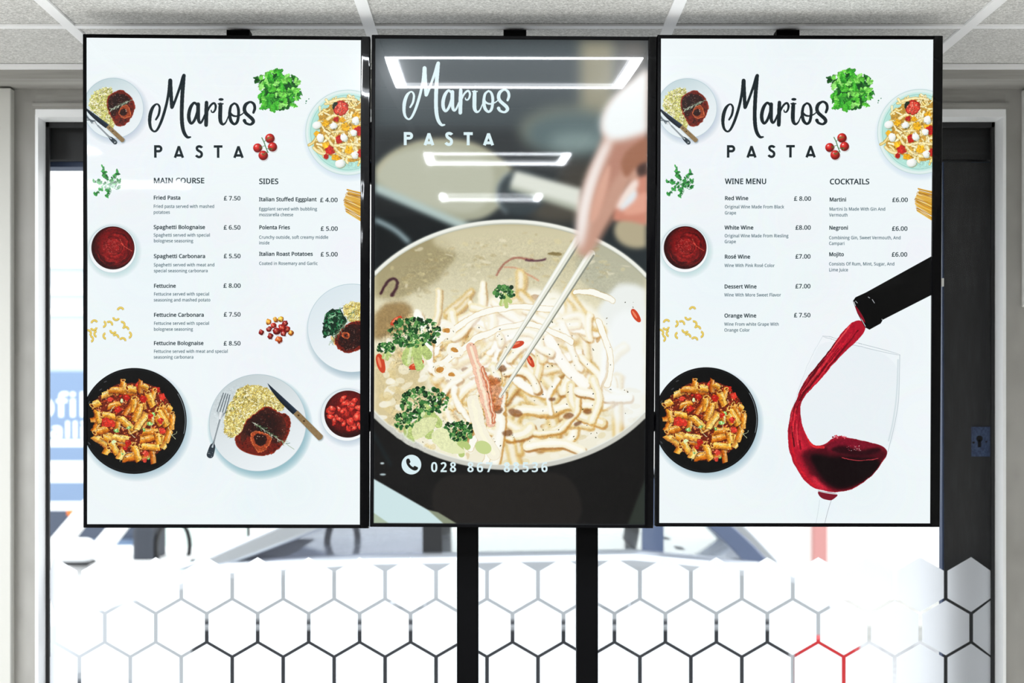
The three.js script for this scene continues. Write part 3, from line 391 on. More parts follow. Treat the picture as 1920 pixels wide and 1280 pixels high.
  // wine
  const edge = z([[1330, 735], [1250, 800], [1190, 880], [1100, 1000], [1005, 1110], [955, 1200], [925, 1290], [902, 1320], [882, 1430], [880, 1530], [900, 1625], [945, 1722], [1000, 1792], [1070, 1838], [1210, 1857], [1320, 1822], [1420, 1752], [1490, 1662], [1522, 1610], [1520, 1578], [1480, 1546], [1370, 1522], [1265, 1498], [1215, 1490], [1170, 1502], [1130, 1536], [1085, 1552], [1040, 1545], [1000, 1490], [975, 1420], [957, 1325], [968, 1262], [1010, 1212], [1085, 1130], [1160, 1045], [1215, 980], [1290, 912], [1372, 835], [1388, 770]]);
  smooth(g, edge); g.fillStyle = '#b3152c'; g.fill();
  g.save(); smooth(g, edge); g.clip();
  const soft = (px, fill, pts) => { const t = canvas(CW, CH), q = t.getContext('2d'); q.setTransform(g.getTransform()); smooth(q, z(pts)); q.fillStyle = fill; q.fill(); g.save(); g.setTransform(1, 0, 0, 1, 0, 0); g.filter = `blur(${px}px)`; g.drawImage(t, 0, 0); g.restore(); };
  soft(9, '#4a0414', [[960, 1600], [1010, 1570], [1120, 1560], [1220, 1495], [1530, 1560], [1525, 1640], [1400, 1770], [1300, 1830], [1180, 1850], [1080, 1800], [1000, 1700]]);
  soft(7, '#0c0003', [[1000, 1600], [1100, 1610], [1180, 1625], [1500, 1630], [1450, 1730], [1340, 1800], [1210, 1842], [1110, 1780]]);
  soft(5, '#7a0c24', [[1120, 1560], [1220, 1500], [1380, 1530], [1500, 1560], [1490, 1596], [1300, 1606], [1150, 1596]]);
  soft(4, '#2a020c', [[1130, 1580], [1240, 1540], [1330, 1590], [1450, 1560], [1500, 1580], [1420, 1618], [1250, 1612]]);
  soft(6, '#c81c34', [[905, 1420], [935, 1400], [960, 1500], [1010, 1570], [960, 1590], [920, 1540]]);
  soft(6, '#d0263a', [[1020, 1760], [1050, 1740], [1100, 1800], [1150, 1840], [1080, 1830]]);
  for (let i = 0; i < 60; i++) { const t = rnd(), o = rr(-1, 1), p = (q) => { const L = [[1345, 745], [1200, 930], [1060, 1110], [950, 1270], [915, 1430], [930, 1560]], f = Math.min(4.99, Math.max(0, q * 5)), k = Math.floor(f), a = L[k], b = L[k + 1]; return z([[a[0] + (b[0] - a[0]) * (f - k) + o * 34, a[1] + (b[1] - a[1]) * (f - k) + o * 16]])[0]; }; g.strokeStyle = pick(['rgba(230,52,62,.75)', 'rgba(245,90,90,.6)', 'rgba(90,4,18,.75)', 'rgba(60,0,12,.7)', 'rgba(205,30,50,.8)', 'rgba(140,10,30,.8)']); g.lineWidth = rr(0.8, 3); smooth(g, [p(t), p(t + 0.09), p(t + 0.2)], false); g.stroke(); }
  g.strokeStyle = 'rgba(225,40,48,.9)'; g.lineWidth = 5; smooth(g, z([[990, 1440], [1010, 1510], [1050, 1560], [1110, 1560]]), false); g.stroke();
  g.strokeStyle = 'rgba(210,24,40,.8)'; g.lineWidth = 3.5; smooth(g, z([[900, 1480], [915, 1620], [970, 1730], [1060, 1815]]), false); g.stroke();
  g.strokeStyle = 'rgba(170,16,36,.8)'; g.lineWidth = 2.5; smooth(g, z([[1510, 1630], [1440, 1740], [1330, 1815], [1240, 1850]]), false); g.stroke();
  g.strokeStyle = 'rgba(230,70,80,.85)'; g.lineWidth = 1.2; smooth(g, z([[1230, 1630], [1320, 1650], [1400, 1645], [1460, 1635]]), false); g.stroke();
  for (let i = 0; i < 26; i++) disc(g, ...z([[rr(1260, 1350), rr(1550, 1585)]])[0], rr(0.4, 1.2), pick(['#ffd9d9', '#e05a68', '#fff4f2']), 0.5, -0.4);
  g.restore();
  for (let i = 0; i < 16; i++) disc(g, ...z([[rr(1165, 1262), 1494 + rr(-5, 10)]])[0], rr(0.7, 1.7), pick(['#c83048', '#8c1024', '#e8707c']));
  grain(c, g, [[1560, 690, 70, 130], [1490, 800, 40, 90], [1565, 862, 104, 66]], 1.6, 10, 0.4, 3, 0.2);
  // stem
  smooth(g, z([[1065, 1840], [1130, 1850], [1215, 1862], [1170, 1900], [1150, 1905], [1090, 1890]])); g.fillStyle = '#7c1226'; g.fill();
  g.strokeStyle = '#f2f6f8'; g.lineWidth = 2; smooth(g, z([[1068, 1840], [1130, 1856], [1205, 1864]]), false); g.stroke();
  g.strokeStyle = 'rgba(80,70,80,.8)'; g.lineWidth = 0.6; smooth(g, z([[1075, 1842], [1130, 1853], [1195, 1863]]), false); g.stroke();
  g.strokeStyle = 'rgba(110,110,120,.75)'; g.lineWidth = 0.6; smooth(g, z([[1160, 1902], [1140, 1960], [1115, 2062]]), false); g.stroke(); g.strokeStyle = 'rgba(170,180,186,.6)'; smooth(g, z([[1085, 1900], [1075, 1980], [1058, 2062]]), false); g.stroke();
  // the bottle
  g.beginPath(); z([[1900, 284], [1420, 548], [1385, 567], [1318, 598], [1302, 622], [1330, 700], [1378, 790], [1408, 806], [1480, 766], [1494, 742], [1900, 536]]).forEach((p, i) => i ? g.lineTo(...p) : g.moveTo(...p)); g.closePath(); g.fillStyle = '#040405'; g.fill();
  g.strokeStyle = '#e8ecee'; g.lineWidth = 1.1; smooth(g, z([[1308, 626], [1330, 690], [1382, 785]]), false); g.stroke();
  smooth(g, z([[1312, 645], [1335, 670], [1378, 740], [1382, 770], [1350, 730], [1325, 690]])); g.fillStyle = '#8a1226'; g.fill();
  g.strokeStyle = 'rgba(220,226,230,.85)'; g.lineWidth = 1.3; for (const q of [[[1400, 596], [1410, 602]], [[1426, 612], [1440, 634]], [[1318, 622], [1330, 634]], [[1488, 738], [1494, 748]]]) { smooth(g, z(q), false); g.stroke(); }
  return c;
}
function cookingPicture() {
  seed = 303;
  const [c, g] = screenCanvas(703.8, 73.1, 0.0059, 0.0047, CW / 510.5);
  g.fillStyle = '#262d30'; g.fillRect(690, 60, 560, 940);
  const blurred = (px, f) => {                                  // draws on a sheet of its own, then lays it down out of focus
    const t = canvas(CW, CH), q = t.getContext('2d'); q.setTransform(g.getTransform()); q.lineCap = q.lineJoin = 'round'; f(q);
    g.save(); g.setTransform(1, 0, 0, 1, 0, 0); g.filter = `blur(${px}px)`; g.drawImage(t, 0, 0); g.restore();
  };
  blurred(24, (g) => {                                           // the kitchen behind, out of focus
    g.fillStyle = '#3a4549'; g.fillRect(690, 60, 560, 200);
    g.fillStyle = '#1c2326'; g.fillRect(690, 240, 560, 200);
    g.fillStyle = '#8e8a72'; g.fillRect(1086, 60, 66, 150); g.fillStyle = '#55514a'; g.fillRect(1160, 60, 70, 120);
    disc(g, 1070, 245, 98, '#6f7568', 48); disc(g, 1074, 250, 88, '#55686a', 40); disc(g, 1080, 265, 50, '#7c908e', 18);
    disc(g, 1090, 330, 46, '#38342c', 30); disc(g, 1050, 395, 60, '#4a463c', 24);
  });
  blurred(10, (g) => {                                           // a pan with a lid at the left and a white handle
    smooth(g, [[690, 352], [700, 310], [740, 276], [800, 258], [870, 262], [930, 288], [965, 318], [950, 380], [890, 420], [800, 400]]); g.fillStyle = '#a9ab94'; g.fill();
    smooth(g, [[690, 330], [730, 290], [800, 272], [880, 280], [930, 310], [920, 380], [870, 405], [760, 370]]); g.fillStyle = '#b9bca8'; g.fill();
    g.strokeStyle = '#c0b592'; g.lineWidth = 3; smooth(g, [[700, 330], [720, 295], [770, 265], [830, 258], [900, 268], [960, 315]], false); g.stroke();
    g.fillStyle = '#0a1012'; g.beginPath(); g.moveTo(690, 362); g.lineTo(870, 428); g.lineTo(690, 520); g.fill();
    g.strokeStyle = '#b3c6c2'; g.lineWidth = 16; g.beginPath(); g.moveTo(690, 346); g.lineTo(900, 436); g.stroke();
    disc(g, 975, 360, 46, '#2f3a3e', 42); g.strokeStyle = '#9aa7aa'; g.lineWidth = 4; g.beginPath(); g.arc(975, 362, 44, 2.2, 4.2); g.stroke();
    g.fillStyle = '#dfe3d8'; g.beginPath(); g.moveTo(965, 318); g.lineTo(1090, 352); g.lineTo(1090, 388); g.lineTo(955, 346); g.fill();
    g.fillStyle = '#aeb4a4'; g.beginPath(); g.moveTo(958, 346); g.lineTo(1090, 386); g.lineTo(1090, 398); g.lineTo(952, 354); g.fill();
    g.fillStyle = '#3a3026'; g.fillRect(1180, 250, 60, 60); g.fillStyle = '#8a7a5a'; disc(g, 1195, 430, 44, '#b5aa8c', 34);
    g.strokeStyle = '#c8e2e8'; g.lineWidth = 7; smooth(g, [[700, 410], [735, 424], [765, 452]], false); g.stroke();
  });
  // the pan
  const X = 955, Y = 645, RX = 314, RY = 235;
  blurred(3, (g) => { disc(g, X, Y + 10, RX + 4, '#050606', RY + 8); disc(g, X, Y, RX, '#dfe2d6', RY); });
  disc(g, X, Y + 1, RX - 7, linear(g, 0, 415, 0, 880, [0, '#b9b08a'], [0.18, '#cfc8a6'], [0.4, '#ece6c8'], [1, '#f4efd8']), RY - 8);
  g.save(); ell(g, X, Y + 1, RX - 7, RY - 8); g.clip();
  blurred(10, (g) => {
    disc(g, 770, 500, 90, 'rgba(150,138,96,.7)', 46, -0.5); disc(g, 960, 450, 150, 'rgba(214,206,172,.8)', 30); disc(g, 1150, 500, 70, 'rgba(176,178,158,.7)', 60, 0.5);
    disc(g, 1180, 640, 70, '#eef2ee', 110); disc(g, 1120, 780, 120, '#f2eeda', 60); disc(g, 1000, 650, 150, '#fbf9ea', 110); disc(g, 740, 740, 60, '#d8c89a', 90); disc(g, 730, 600, 46, '#a08658', 30, -0.6);
  });
  blurred(2, (g) => {
    scatter([[720, 480], [880, 430], [1060, 430], [1180, 500], [1100, 560], [860, 560], [760, 560]], 120, (x, y) => disc(g, x, y, rr(2, 9), pick(['rgba(226,212,160,.4)', 'rgba(160,140,90,.25)', 'rgba(240,232,204,.5)', 'rgba(196,176,120,.3)']), rr(1, 4), rr(-0.4, 0.4)));
    g.strokeStyle = '#43222a'; g.lineWidth = 5; smooth(g, [[713, 548], [722, 528], [738, 518], [743, 532], [734, 552]], false); g.stroke();
    g.strokeStyle = '#a8705c'; g.lineWidth = 3.5; smooth(g, [[930, 515], [945, 484], [975, 480], [1000, 483]], false); g.stroke(); g.strokeStyle = '#5a3440'; smooth(g, [[985, 484], [1005, 485], [1022, 482]], false); g.stroke();
    g.strokeStyle = '#cf9c7c'; g.lineWidth = 3; smooth(g, [[945, 500], [975, 502], [1000, 515], [1008, 522]], false); g.stroke(); disc(g, 1040, 474, 14, '#8a7a4c', 4, 0.1);
  });
  // noodles
  const nest = [[800, 600], [900, 560], [1010, 548], [1090, 580], [1140, 660], [1150, 760], [1090, 820], [960, 830], [880, 800], [830, 760], [790, 690]];
  blurred(1.4, (g) => {
    scatter([[703, 620], [800, 590], [840, 760], [900, 860], [780, 850], [703, 780]], 90, (x, y) => disc(g, x, y, rr(5, 16), pick(['rgba(246,240,214,.7)', 'rgba(226,206,150,.6)', 'rgba(250,248,232,.8)', 'rgba(206,170,104,.4)']), rr(4, 9), rr(0, 3)));
    scatter([[940, 780], [1190, 700], [1200, 790], [1080, 860], [930, 870]], 70, (x, y) => disc(g, x, y, rr(6, 18), pick(['rgba(248,244,226,.7)', 'rgba(230,216,172,.6)', 'rgba(214,194,140,.35)']), rr(3, 7), rr(-0.5, 0.2)));
    scatter(nest, 46, (x, y) => disc(g, x, y, rr(4, 11), pick(['rgba(214,168,86,.75)', 'rgba(190,130,60,.6)', 'rgba(236,214,150,.8)', 'rgba(150,96,44,.5)']), rr(3, 7), rr(0, 3)));
    for (const [x, y, r] of [[1065, 780, 9], [1030, 800, 8], [930, 770, 12], [965, 772, 10], [925, 700, 10], [940, 660, 8], [1100, 740, 8], [950, 812, 9], [870, 690, 7], [1130, 735, 6]]) disc(g, x, y, r, 'rgba(120,66,28,.75)', r * 0.6, rr(-0.6, 0.6));
  });
  const lay = (g, n, w0, w1, tones, dark) => { for (let k = 0; k < n; k++) scatter(nest, 1, (x, y) => {
    const a = Math.atan2(y - 700, x - 990) + Math.PI / 2 + rr(-1, 1), l = rr(40, 130), b = a + rr(-1.3, 1.3), w = rr(w0, w1), P = [[x - Math.cos(a) * l / 2, y - Math.sin(a) * l / 2], [x + rr(-16, 16), y + rr(-16, 16)], [x + Math.cos(b) * l / 2, y + Math.sin(b) * l / 2]], f = y > 700 ? 1 : 0.55;
    g.save(); g.translate(2.2, 3.4); smooth(g, P, false); g.strokeStyle = `rgba(${pick(['196,140,64', '170,112,48', '214,170,96'])},${dark * f})`; g.lineWidth = w + 2; g.stroke(); g.restore();
    smooth(g, P, false); g.strokeStyle = pick(tones); g.lineWidth = w; g.stroke(); g.save(); g.translate(-w * 0.12, -w * 0.18); g.strokeStyle = 'rgba(255,255,250,.7)'; g.lineWidth = w * 0.45; g.stroke(); g.restore();
  }); };
  blurred(4, (g) => lay(g, 50, 12, 24, ['#e6cc8c', '#f0deaa', '#dcbc74', '#f4e8c0'], 0.95));
  blurred(2.2, (g) => lay(g, 58, 9, 19, ['#fbf5dc', '#f6ecc6', '#fefcf2', '#f2e4b8', '#fbf7e6'], 0.85));
  blurred(14, (g) => { disc(g, 990, 610, 110, 'rgba(255,255,250,.5)', 50); disc(g, 1175, 690, 50, 'rgba(248,252,252,.7)', 110); disc(g, 870, 690, 46, 'rgba(255,255,250,.4)', 50); });
  blurred(2.5, (g) => { for (const [x, y, r] of [[1065, 780, 10], [1100, 770, 9], [930, 765, 14], [965, 772, 13], [925, 715, 12], [940, 690, 9], [1085, 795, 8], [950, 812, 11], [1035, 745, 7]]) disc(g, x, y, r, pick(['rgba(130,72,30,.7)', 'rgba(170,104,44,.65)', 'rgba(110,60,26,.7)']), r * 0.55, rr(-0.6, 0.6)); disc(g, 925, 735, 14, 'rgba(196,96,40,.6)', 34, -0.2); });
  for (const P of [[[820, 640], [880, 590], [960, 570], [1040, 580]], [[830, 680], [900, 620], [1000, 600], [1070, 640]], [[1150, 560], [1120, 545], [1080, 545]], [[1120, 600], [1150, 660], [1140, 720]], [[880, 840], [890, 800], [920, 850], [900, 880]]]) { smooth(g, P, false); g.strokeStyle = 'rgba(200,160,90,.35)'; g.lineWidth = 13; g.stroke(); g.strokeStyle = '#fdfcf2'; g.lineWidth = 10; g.stroke(); }
  for (const [x, y, r] of [[836, 618, 14], [853, 656, 12], [826, 690, 15], [848, 702, 11]]) { g.strokeStyle = '#fcf9ea'; g.lineWidth = 7; ell(g, x, y, r, r * 0.8); g.stroke(); disc(g, x, y, r * 0.5, '#c88a3c', r * 0.35); }
  // ham, peppers, herbs
  grain(c, g, [[X, Y, RX - 14, RY - 14]], 6, 24, 1.4, 5, 0.12);
  ribbon(g, [[882, 650], [898, 700], [908, 745], [920, 792]], 17, '#f3c4aa', 'rgba(200,110,70,.5)'); ribbon(g, [[905, 690], [918, 730], [926, 790]], 7, '#d8845e', 'rgba(150,60,30,.6)');
  for (const [x, y, a, l] of [[780, 684, -0.4, 15], [994, 676, 1.1, 12], [712, 680, 1.3, 18], [968, 645, -0.3, 14], [735, 830, 0.8, 17], [742, 600, -0.6, 13], [1192, 590, 1.0, 14]]) { smooth(g, [[-1, -0.2], [-0.3, -0.45], [0.9, -0.3], [1, 0.15], [0.2, 0.42], [-0.8, 0.3]].map(([p, q]) => [x + (p * Math.cos(a) - q * Math.sin(a)) * l * 1.1, y + (p * Math.sin(a) + q * Math.cos(a)) * l * 1.1])); g.fillStyle = '#cf4526'; g.fill(); disc(g, x - 2, y - 2, l * 0.6, 'rgba(250,150,110,.8)', l * 0.14, a); }
  scatter([[703, 640], [1190, 560], [1180, 820], [740, 860]], 130, (x, y) => disc(g, x, y, rr(0.5, 1.8), pick(['#3e4424', '#5a4a26', '#2c2c18']), rr(0.4, 1), rr(0, 3)));
  const broccoli = (x, y, r, n) => { g.strokeStyle = '#b9cc7c'; g.lineWidth = r * 0.42; for (const [a, l] of [[1.4, 1.3], [1.9, 1.1], [0.9, 1]]) { g.beginPath(); g.moveTo(x, y); g.lineTo(x + Math.cos(a) * r * l, y + Math.sin(a) * r * l); g.stroke(); } g.strokeStyle = '#dbe6ae'; g.lineWidth = r * 0.14; g.beginPath(); g.moveTo(x, y); g.lineTo(x - r * 0.25, y + r * 1.1); g.stroke(); for (let i = 0; i < n; i++) { const a = rr(0, 6.3), q = Math.sqrt(rnd()) * r; disc(g, x + Math.cos(a) * q * 1.15, y - r * 0.25 + Math.sin(a) * q * 0.66, rr(1.6, 4.6), pick(['#14401c', '#23602a', '#0c2c14', '#3f7c3a', '#5f9a4e'])); } for (let i = 0; i < n; i++) { const a = rr(0, 6.3), q = Math.sqrt(rnd()) * r; disc(g, x + Math.cos(a) * q * 1.15, y - r * 0.3 + Math.sin(a) * q * 0.6, rr(0.6, 1.5), pick(['#8cba70', '#1c5024', '#2f7034', '#c0d8a0'])); } };
  broccoli(775, 632, 42, 170); broccoli(722, 655, 14, 50); broccoli(795, 762, 40, 150); broccoli(765, 795, 26, 70); broccoli(858, 815, 28, 90); broccoli(945, 550, 18, 40);
  smooth(g, [[765, 800], [800, 780], [825, 785], [800, 815], [775, 828]]); g.fillStyle = '#dfe4ac'; g.fill(); smooth(g, [[800, 815], [830, 795], [850, 830], [880, 850], [830, 850]]); g.fillStyle = '#e6eab8'; g.fill();
  ribbon(g, [[886, 750], [895, 800], [912, 830], [925, 850]], 24, '#f8f3de', 'rgba(190,150,80,.4)'); disc(g, 905, 838, 16, '#c9d890', 12, 0.4);
  blurred(3, (g) => { g.strokeStyle = 'rgba(235,240,236,.9)'; g.lineWidth = 9; g.beginPath(); g.ellipse(X, Y, RX - 6, RY - 5, 0, 0.35, 2.6); g.stroke(); });
  g.restore();
  blurred(1.6, (g) => { g.strokeStyle = '#f2f3ea'; g.lineWidth = 5; g.beginPath(); g.ellipse(X, Y, RX - 4, RY - 3, 0, Math.PI * 1.0, Math.PI * 2); g.stroke(); g.strokeStyle = 'rgba(150,150,128,.8)'; g.lineWidth = 1.2; g.beginPath(); g.ellipse(X, Y, RX - 8, RY - 8, 0, Math.PI, Math.PI * 2); g.stroke(); g.strokeStyle = 'rgba(205,206,196,.95)'; g.lineWidth = 8; g.beginPath(); g.ellipse(X, Y, RX - 3, RY - 4, 0, 0.2, Math.PI - 0.1); g.stroke(); });
  // hob, worktop and the side of the pan below
  blurred(5, (g) => {
    g.beginPath(); g.moveTo(690, 770); for (let a = 2.62; a > 0.3; a -= 0.05) g.lineTo(X + Math.cos(a) * (RX + 1), Y + Math.sin(a) * (RY + 4)); g.lineTo(1260, 760); g.lineTo(1260, 1010); g.lineTo(690, 1010); g.fillStyle = '#0b0a0a'; g.fill();
    smooth(g, [[800, 885], [950, 890], [1080, 880], [1100, 1010], [820, 1010]]); g.fillStyle = '#1b1816'; g.fill();
    g.fillStyle = '#29302a'; g.beginPath(); g.moveTo(1170, 1000); g.lineTo(1212, 890); g.lineTo(1230, 890); g.lineTo(1230, 1000); g.fill();
    g.strokeStyle = '#0e171a'; g.lineWidth = 8; g.beginPath(); g.moveTo(700, 815); g.lineTo(730, 870); g.stroke();
  });
  blurred(2, (g) => { g.fillStyle = '#cfe6e8'; g.beginPath(); g.moveTo(690, 892); g.lineTo(800, 955); g.lineTo(850, 990); g.lineTo(690, 1000); g.fill(); g.fillStyle = '#aebfa8'; g.beginPath(); g.moveTo(690, 955); g.lineTo(740, 990); g.lineTo(690, 1000); g.fill(); g.fillStyle = '#8b947c'; g.beginPath(); g.moveTo(800, 955); g.lineTo(820, 960); g.lineTo(866, 988); g.lineTo(840, 990); g.fill(); disc(g, 715, 868, 4, '#cfe0e2', 2); disc(g, 716, 889, 6, '#b8ccd0', 2); });
  grain(c, g, [[775, 640, 66, 60], [805, 790, 84, 60], [915, 730, 40, 90]], 4, 9, 1.6, 3, 0.22);
  // tongs
  for (const [a, b] of [[[1083, 448], [930, 690]], [[1108, 474], [937, 742]]]) { g.lineCap = 'butt'; const q = linear(g, a[0] - 9, a[1] - 6, a[0] + 9, a[1] + 6, [0, '#d2d6c4'], [0.4, '#f6f6ea'], [0.75, '#e8e8d8'], [1, '#9c9c88']); brush(g, [[...a, 15], [(a[0] + b[0]) / 2, (a[1] + b[1]) / 2, 11], [...b, 6]], 1, '#e6e8da'); brush(g, [[a[0] + 5, a[1] + 3, 3], [(a[0] + b[0]) / 2 + 4, (a[1] + b[1]) / 2 + 2.5, 2.2], [b[0] + 2, b[1], 1]], 1, '#8f9284'); brush(g, [[a[0] - 3, a[1] - 2, 4], [(a[0] + b[0]) / 2 - 2, (a[1] + b[1]) / 2 - 1, 3], [...b, 1]], 1, '#fbfbf4'); g.lineCap = 'round'; }
  // the hand and forearm that hold them
  const skin = (px, list) => blurred(px, (g) => { for (const [fill, pts] of list) { smooth(g, pts); g.fillStyle = fill; g.fill(); } });
  skin(12, [['#c89a86', [[1260, 90], [1190, 150], [1140, 190], [1126, 235], [1132, 260], [1100, 320], [1085, 380], [1080, 440], [1082, 474], [1098, 482], [1118, 460], [1140, 420], [1165, 395], [1210, 420], [1260, 440]]], ['#b98470', [[1140, 262], [1200, 244], [1260, 236], [1260, 300], [1190, 300], [1150, 330], [1120, 400], [1110, 370]]]]);
  skin(15, [['#f4fafa', [[1270, 70], [1196, 142], [1138, 188], [1120, 240], [1146, 266], [1196, 254], [1270, 226]]], ['#f8f2ee', [[1134, 258], [1102, 325], [1084, 385], [1079, 440], [1085, 474], [1098, 440], [1108, 372], [1128, 310], [1150, 262]]]]);
  skin(8, [['#5c4032', [[1106, 484], [1128, 440], [1150, 396], [1176, 345], [1186, 326], [1164, 376], [1134, 432]]], ['#a06a50', [[1160, 296], [1196, 262], [1240, 250], [1245, 292], [1196, 304], [1172, 340]]], ['#47302a', [[1186, 308], [1240, 296], [1245, 332], [1206, 344]]], ['#cf8a74', [[1145, 414], [1160, 372], [1196, 330], [1220, 324], [1265, 350], [1265, 430], [1200, 416], [1170, 412]]]]);
  skin(8, [['#e3a48e', [[1160, 404], [1185, 368], [1225, 352], [1250, 380], [1210, 398]]], ['#f3e2d8', [[1150, 396], [1166, 360], [1192, 330], [1200, 344], [1176, 378]]], ['#e4eaee', [[1158, 396], [1178, 364], [1196, 352], [1193, 372], [1170, 391]]], ['#dba893', [[1104, 420], [1112, 370], [1130, 322], [1146, 300], [1140, 350], [1120, 410]]]]);
  marios(g, 476.2, -23.6, '#dcf0f4');
  pastaWord(g, [[756.4, 774], [793.6, 813.6], [833.6, 848.8], [868.6, 885.8], [905, 925.6]], 247, 271.6, 5.6, '#dcf0f4');
  disc(g, 769.8, 870.4, 18.6, '#dcf0f4');
  g.save(); g.translate(769.8, 870.4); g.fillStyle = '#161413'; g.beginPath(); g.moveTo(-9.5, -9); g.quadraticCurveTo(-7, -13, -4, -10.5); g.lineTo(-1.8, -5.5); g.quadraticCurveTo(-1.5, -4, -4, -2.2); g.quadraticCurveTo(-1.5, 3, 3.6, 5); g.quadraticCurveTo(5, 2.4, 6.6, 2.6); g.lineTo(12, 5); g.quadraticCurveTo(13.5, 7.5, 10, 10.4); g.quadraticCurveTo(5, 13, -2.5, 7); g.quadraticCurveTo(-11, -0.5, -9.5, -9); g.fill(); g.restore();
  g.font = 'bold 26px sans-serif'; g.fillStyle = '#dcf0f4'; let x = 806;
  for (const ch of '028 867 88536') { if (ch !== ' ') { g.save(); g.translate(x, 884.6); g.scale(13.4 / g.measureText('0').width, 1); g.fillText(ch, 0, 0); g.restore(); } x += ch === ' ' ? 15.2 : 17.7; }
  return c;
}

// ---------------------------------------------------------------- materials
const M = {
  wall: std('#ffffff', 0.85, { map: noiseTexture(256, [156, 154, 149], 12, [[4, 1], [24, 1], [90, 1]], 1, 1) }),
  tile: std('#ffffff', 0.95, { map: noiseTexture(512, [200, 199, 196], 58, [[2.5, 1.1], [5, 0.7], [60, 0.12]], 1.6, 1.6) }),
  bar: std('#fafafb', 0.4), upvc: std('#f6f7f8', 0.35), gasket: std('#0c0d0f', 0.6),
  black: phys('#010102', 0.5, { specularIntensity: 0.12 }), gloss: phys('#010102', 0.3, { specularIntensity: 0.05, clearcoat: 0.35, clearcoatRoughness: 0.03 }),
  satin: phys('#010102', 0.55, { specularIntensity: 0.12 }), back: std('#131416', 0.6), silver: std('#c9c9c6', 0.3, { metalness: 0.7 }),
  floor: std('#ffffff', 0.45, { map: noiseTexture(256, [226, 223, 216], 14, [[3, 1], [40, 1]], 1, 1) }),
  glass: phys('#ffffff', 0.0, { transmission: 1, thickness: 0, ior: 1.15 }),
  film: phys('#e6e9ee', 1.0, { transmission: 0.64, thickness: 0, specularIntensity: 0.2 }),
  steel: std('#ffffff', 0.5, { map: noiseTexture(256, [12, 13, 16], 20, [[3, 1], [20, 1], [70, 1]], 1.5, 6) }),
  steelBlue: std('#ffffff', 0.5, { map: noiseTexture(256, [34, 52, 84], 40, [[3, 1], [14, 1]], 1, 1) }), chip: std('#9a9fa6', 0.8), hole: std('#020203', 0.9),
  cabinet: std('#e6e5e2', 0.4), column: std('#c4c3bd', 0.8), brick: std('#d8d2bc', 0.85),
};
M.wall.map.repeat.set(1.2, 1.2);

// ---------------------------------------------------------------- the room
const CEIL = 2.389, GX = (k) => -0.264 + 0.6 * k, GZ = (k) => -0.11 + 0.6 * k, X0 = GX(-4), X1 = GX(5), ZW = -0.62, ZB = GZ(16);
const OX0 = -1.0687, OX1 = 1.157, OY0 = 0.42, OY1 = 2.304;      // the window opening
mesh('floor', bx(X0 - 0.2, X1 + 0.2, -0.15, 0, ZW, ZB + 0.2), M.floor, scene).userData = { kind: 'structure', label: 'pale grey floor of the shop', category: 'floor' };
for (const [n, a, b] of [['wall_left', X0 - 0.2, X0], ['wall_right', X1, X1 + 0.2]]) mesh(n, bx(a, b, 0, CEIL + 0.25, ZW, ZB + 0.2), M.wall, scene).userData = { kind: 'structure', label: 'plain grey side wall of the shop', category: 'wall' };
mesh('wall_back', bx(X0, X1, 0, CEIL + 0.25, ZB, ZB + 0.2), M.wall, scene).userData = { kind: 'structure', label: 'plain grey back wall of the shop', category: 'wall' };
{
  const w = struct('wall_front', 'grey painted wall round the shop window');
  const t = -0.715;
  mesh('wall_panel', bx(X0 - 0.2, OX0, -0.15, CEIL + 0.25, t, ZW), M.wall, w); mesh('wall_panel', bx(OX1, X1 + 0.2, -0.15, CEIL + 0.25, t, ZW), M.wall, w);
  mesh('wall_panel', bx(OX0, OX1, OY1, CEIL + 0.25, t, ZW), M.wall, w); mesh('wall_panel', bx(OX0, OX1, -0.15, OY0, t, ZW), M.wall, w);
  mesh('bulkhead', bx(X0, X1, CEIL - 0.026, CEIL + 0.25, ZW, -0.5), M.wall, w);
  mesh('boxed_pipe', bx(-1.146, -1.1164, 0, CEIL - 0.03, ZW, -0.585, 0.003), M.column, w);
  mesh('casing', bx(-1.075, OX1 + 0.006, OY1 + 0.0125, OY1 + 0.026, ZW, ZW + 0.006), M.wall, w);
}
// ceiling: white grid with speckled tiles, each its own piece
const ceiling = struct('ceiling', 'suspended ceiling of speckled grey tiles in a white grid');
const LIGHTS = []; for (const i of [-3, 0]) for (const k of [1, 6, 11]) LIGHTS.push([i, k]);
{
  mesh('ceiling_slab', bx(X0 - 0.2, X1 + 0.2, CEIL + 0.2, CEIL + 0.35, ZW - 0.2, ZB + 0.2), M.wall, ceiling);
  const tileG = bx(-0.2995, 0.2995, 0, 0.015, -0.2995, 0.2995), edgeG = bx(-0.2995, 0.2995, 0, 0.015, -0.195, 0.195);
  for (let i = -4; i < 5; i++) for (let k = -1; k < 16; k++) {
    if (LIGHTS.some(([a, b]) => a === i && b === k)) continue;
    const m = mesh('ceiling_tile', k < 0 ? edgeG : tileG, M.tile, ceiling);
    m.position.set(GX(i) + 0.3, CEIL + 0.005, k < 0 ? -0.305 : GZ(k) + 0.3);
  }
  for (let i = -4; i <= 5; i++) mesh('grid_bar', bx(GX(i) - 0.012, GX(i) + 0.012, CEIL, CEIL + 0.0045, -0.5, ZB), M.bar, ceiling);
  for (let k = 0; k <= 16; k++) mesh('grid_bar', bx(X0, X1, CEIL + 0.0004, CEIL + 0.0046, GZ(k) - 0.012, GZ(k) + 0.012), M.bar, ceiling);
  mesh('edge_trim', bx(X0, X1, CEIL - 0.006, CEIL + 0.004, -0.5, -0.485), M.bar, ceiling);
}
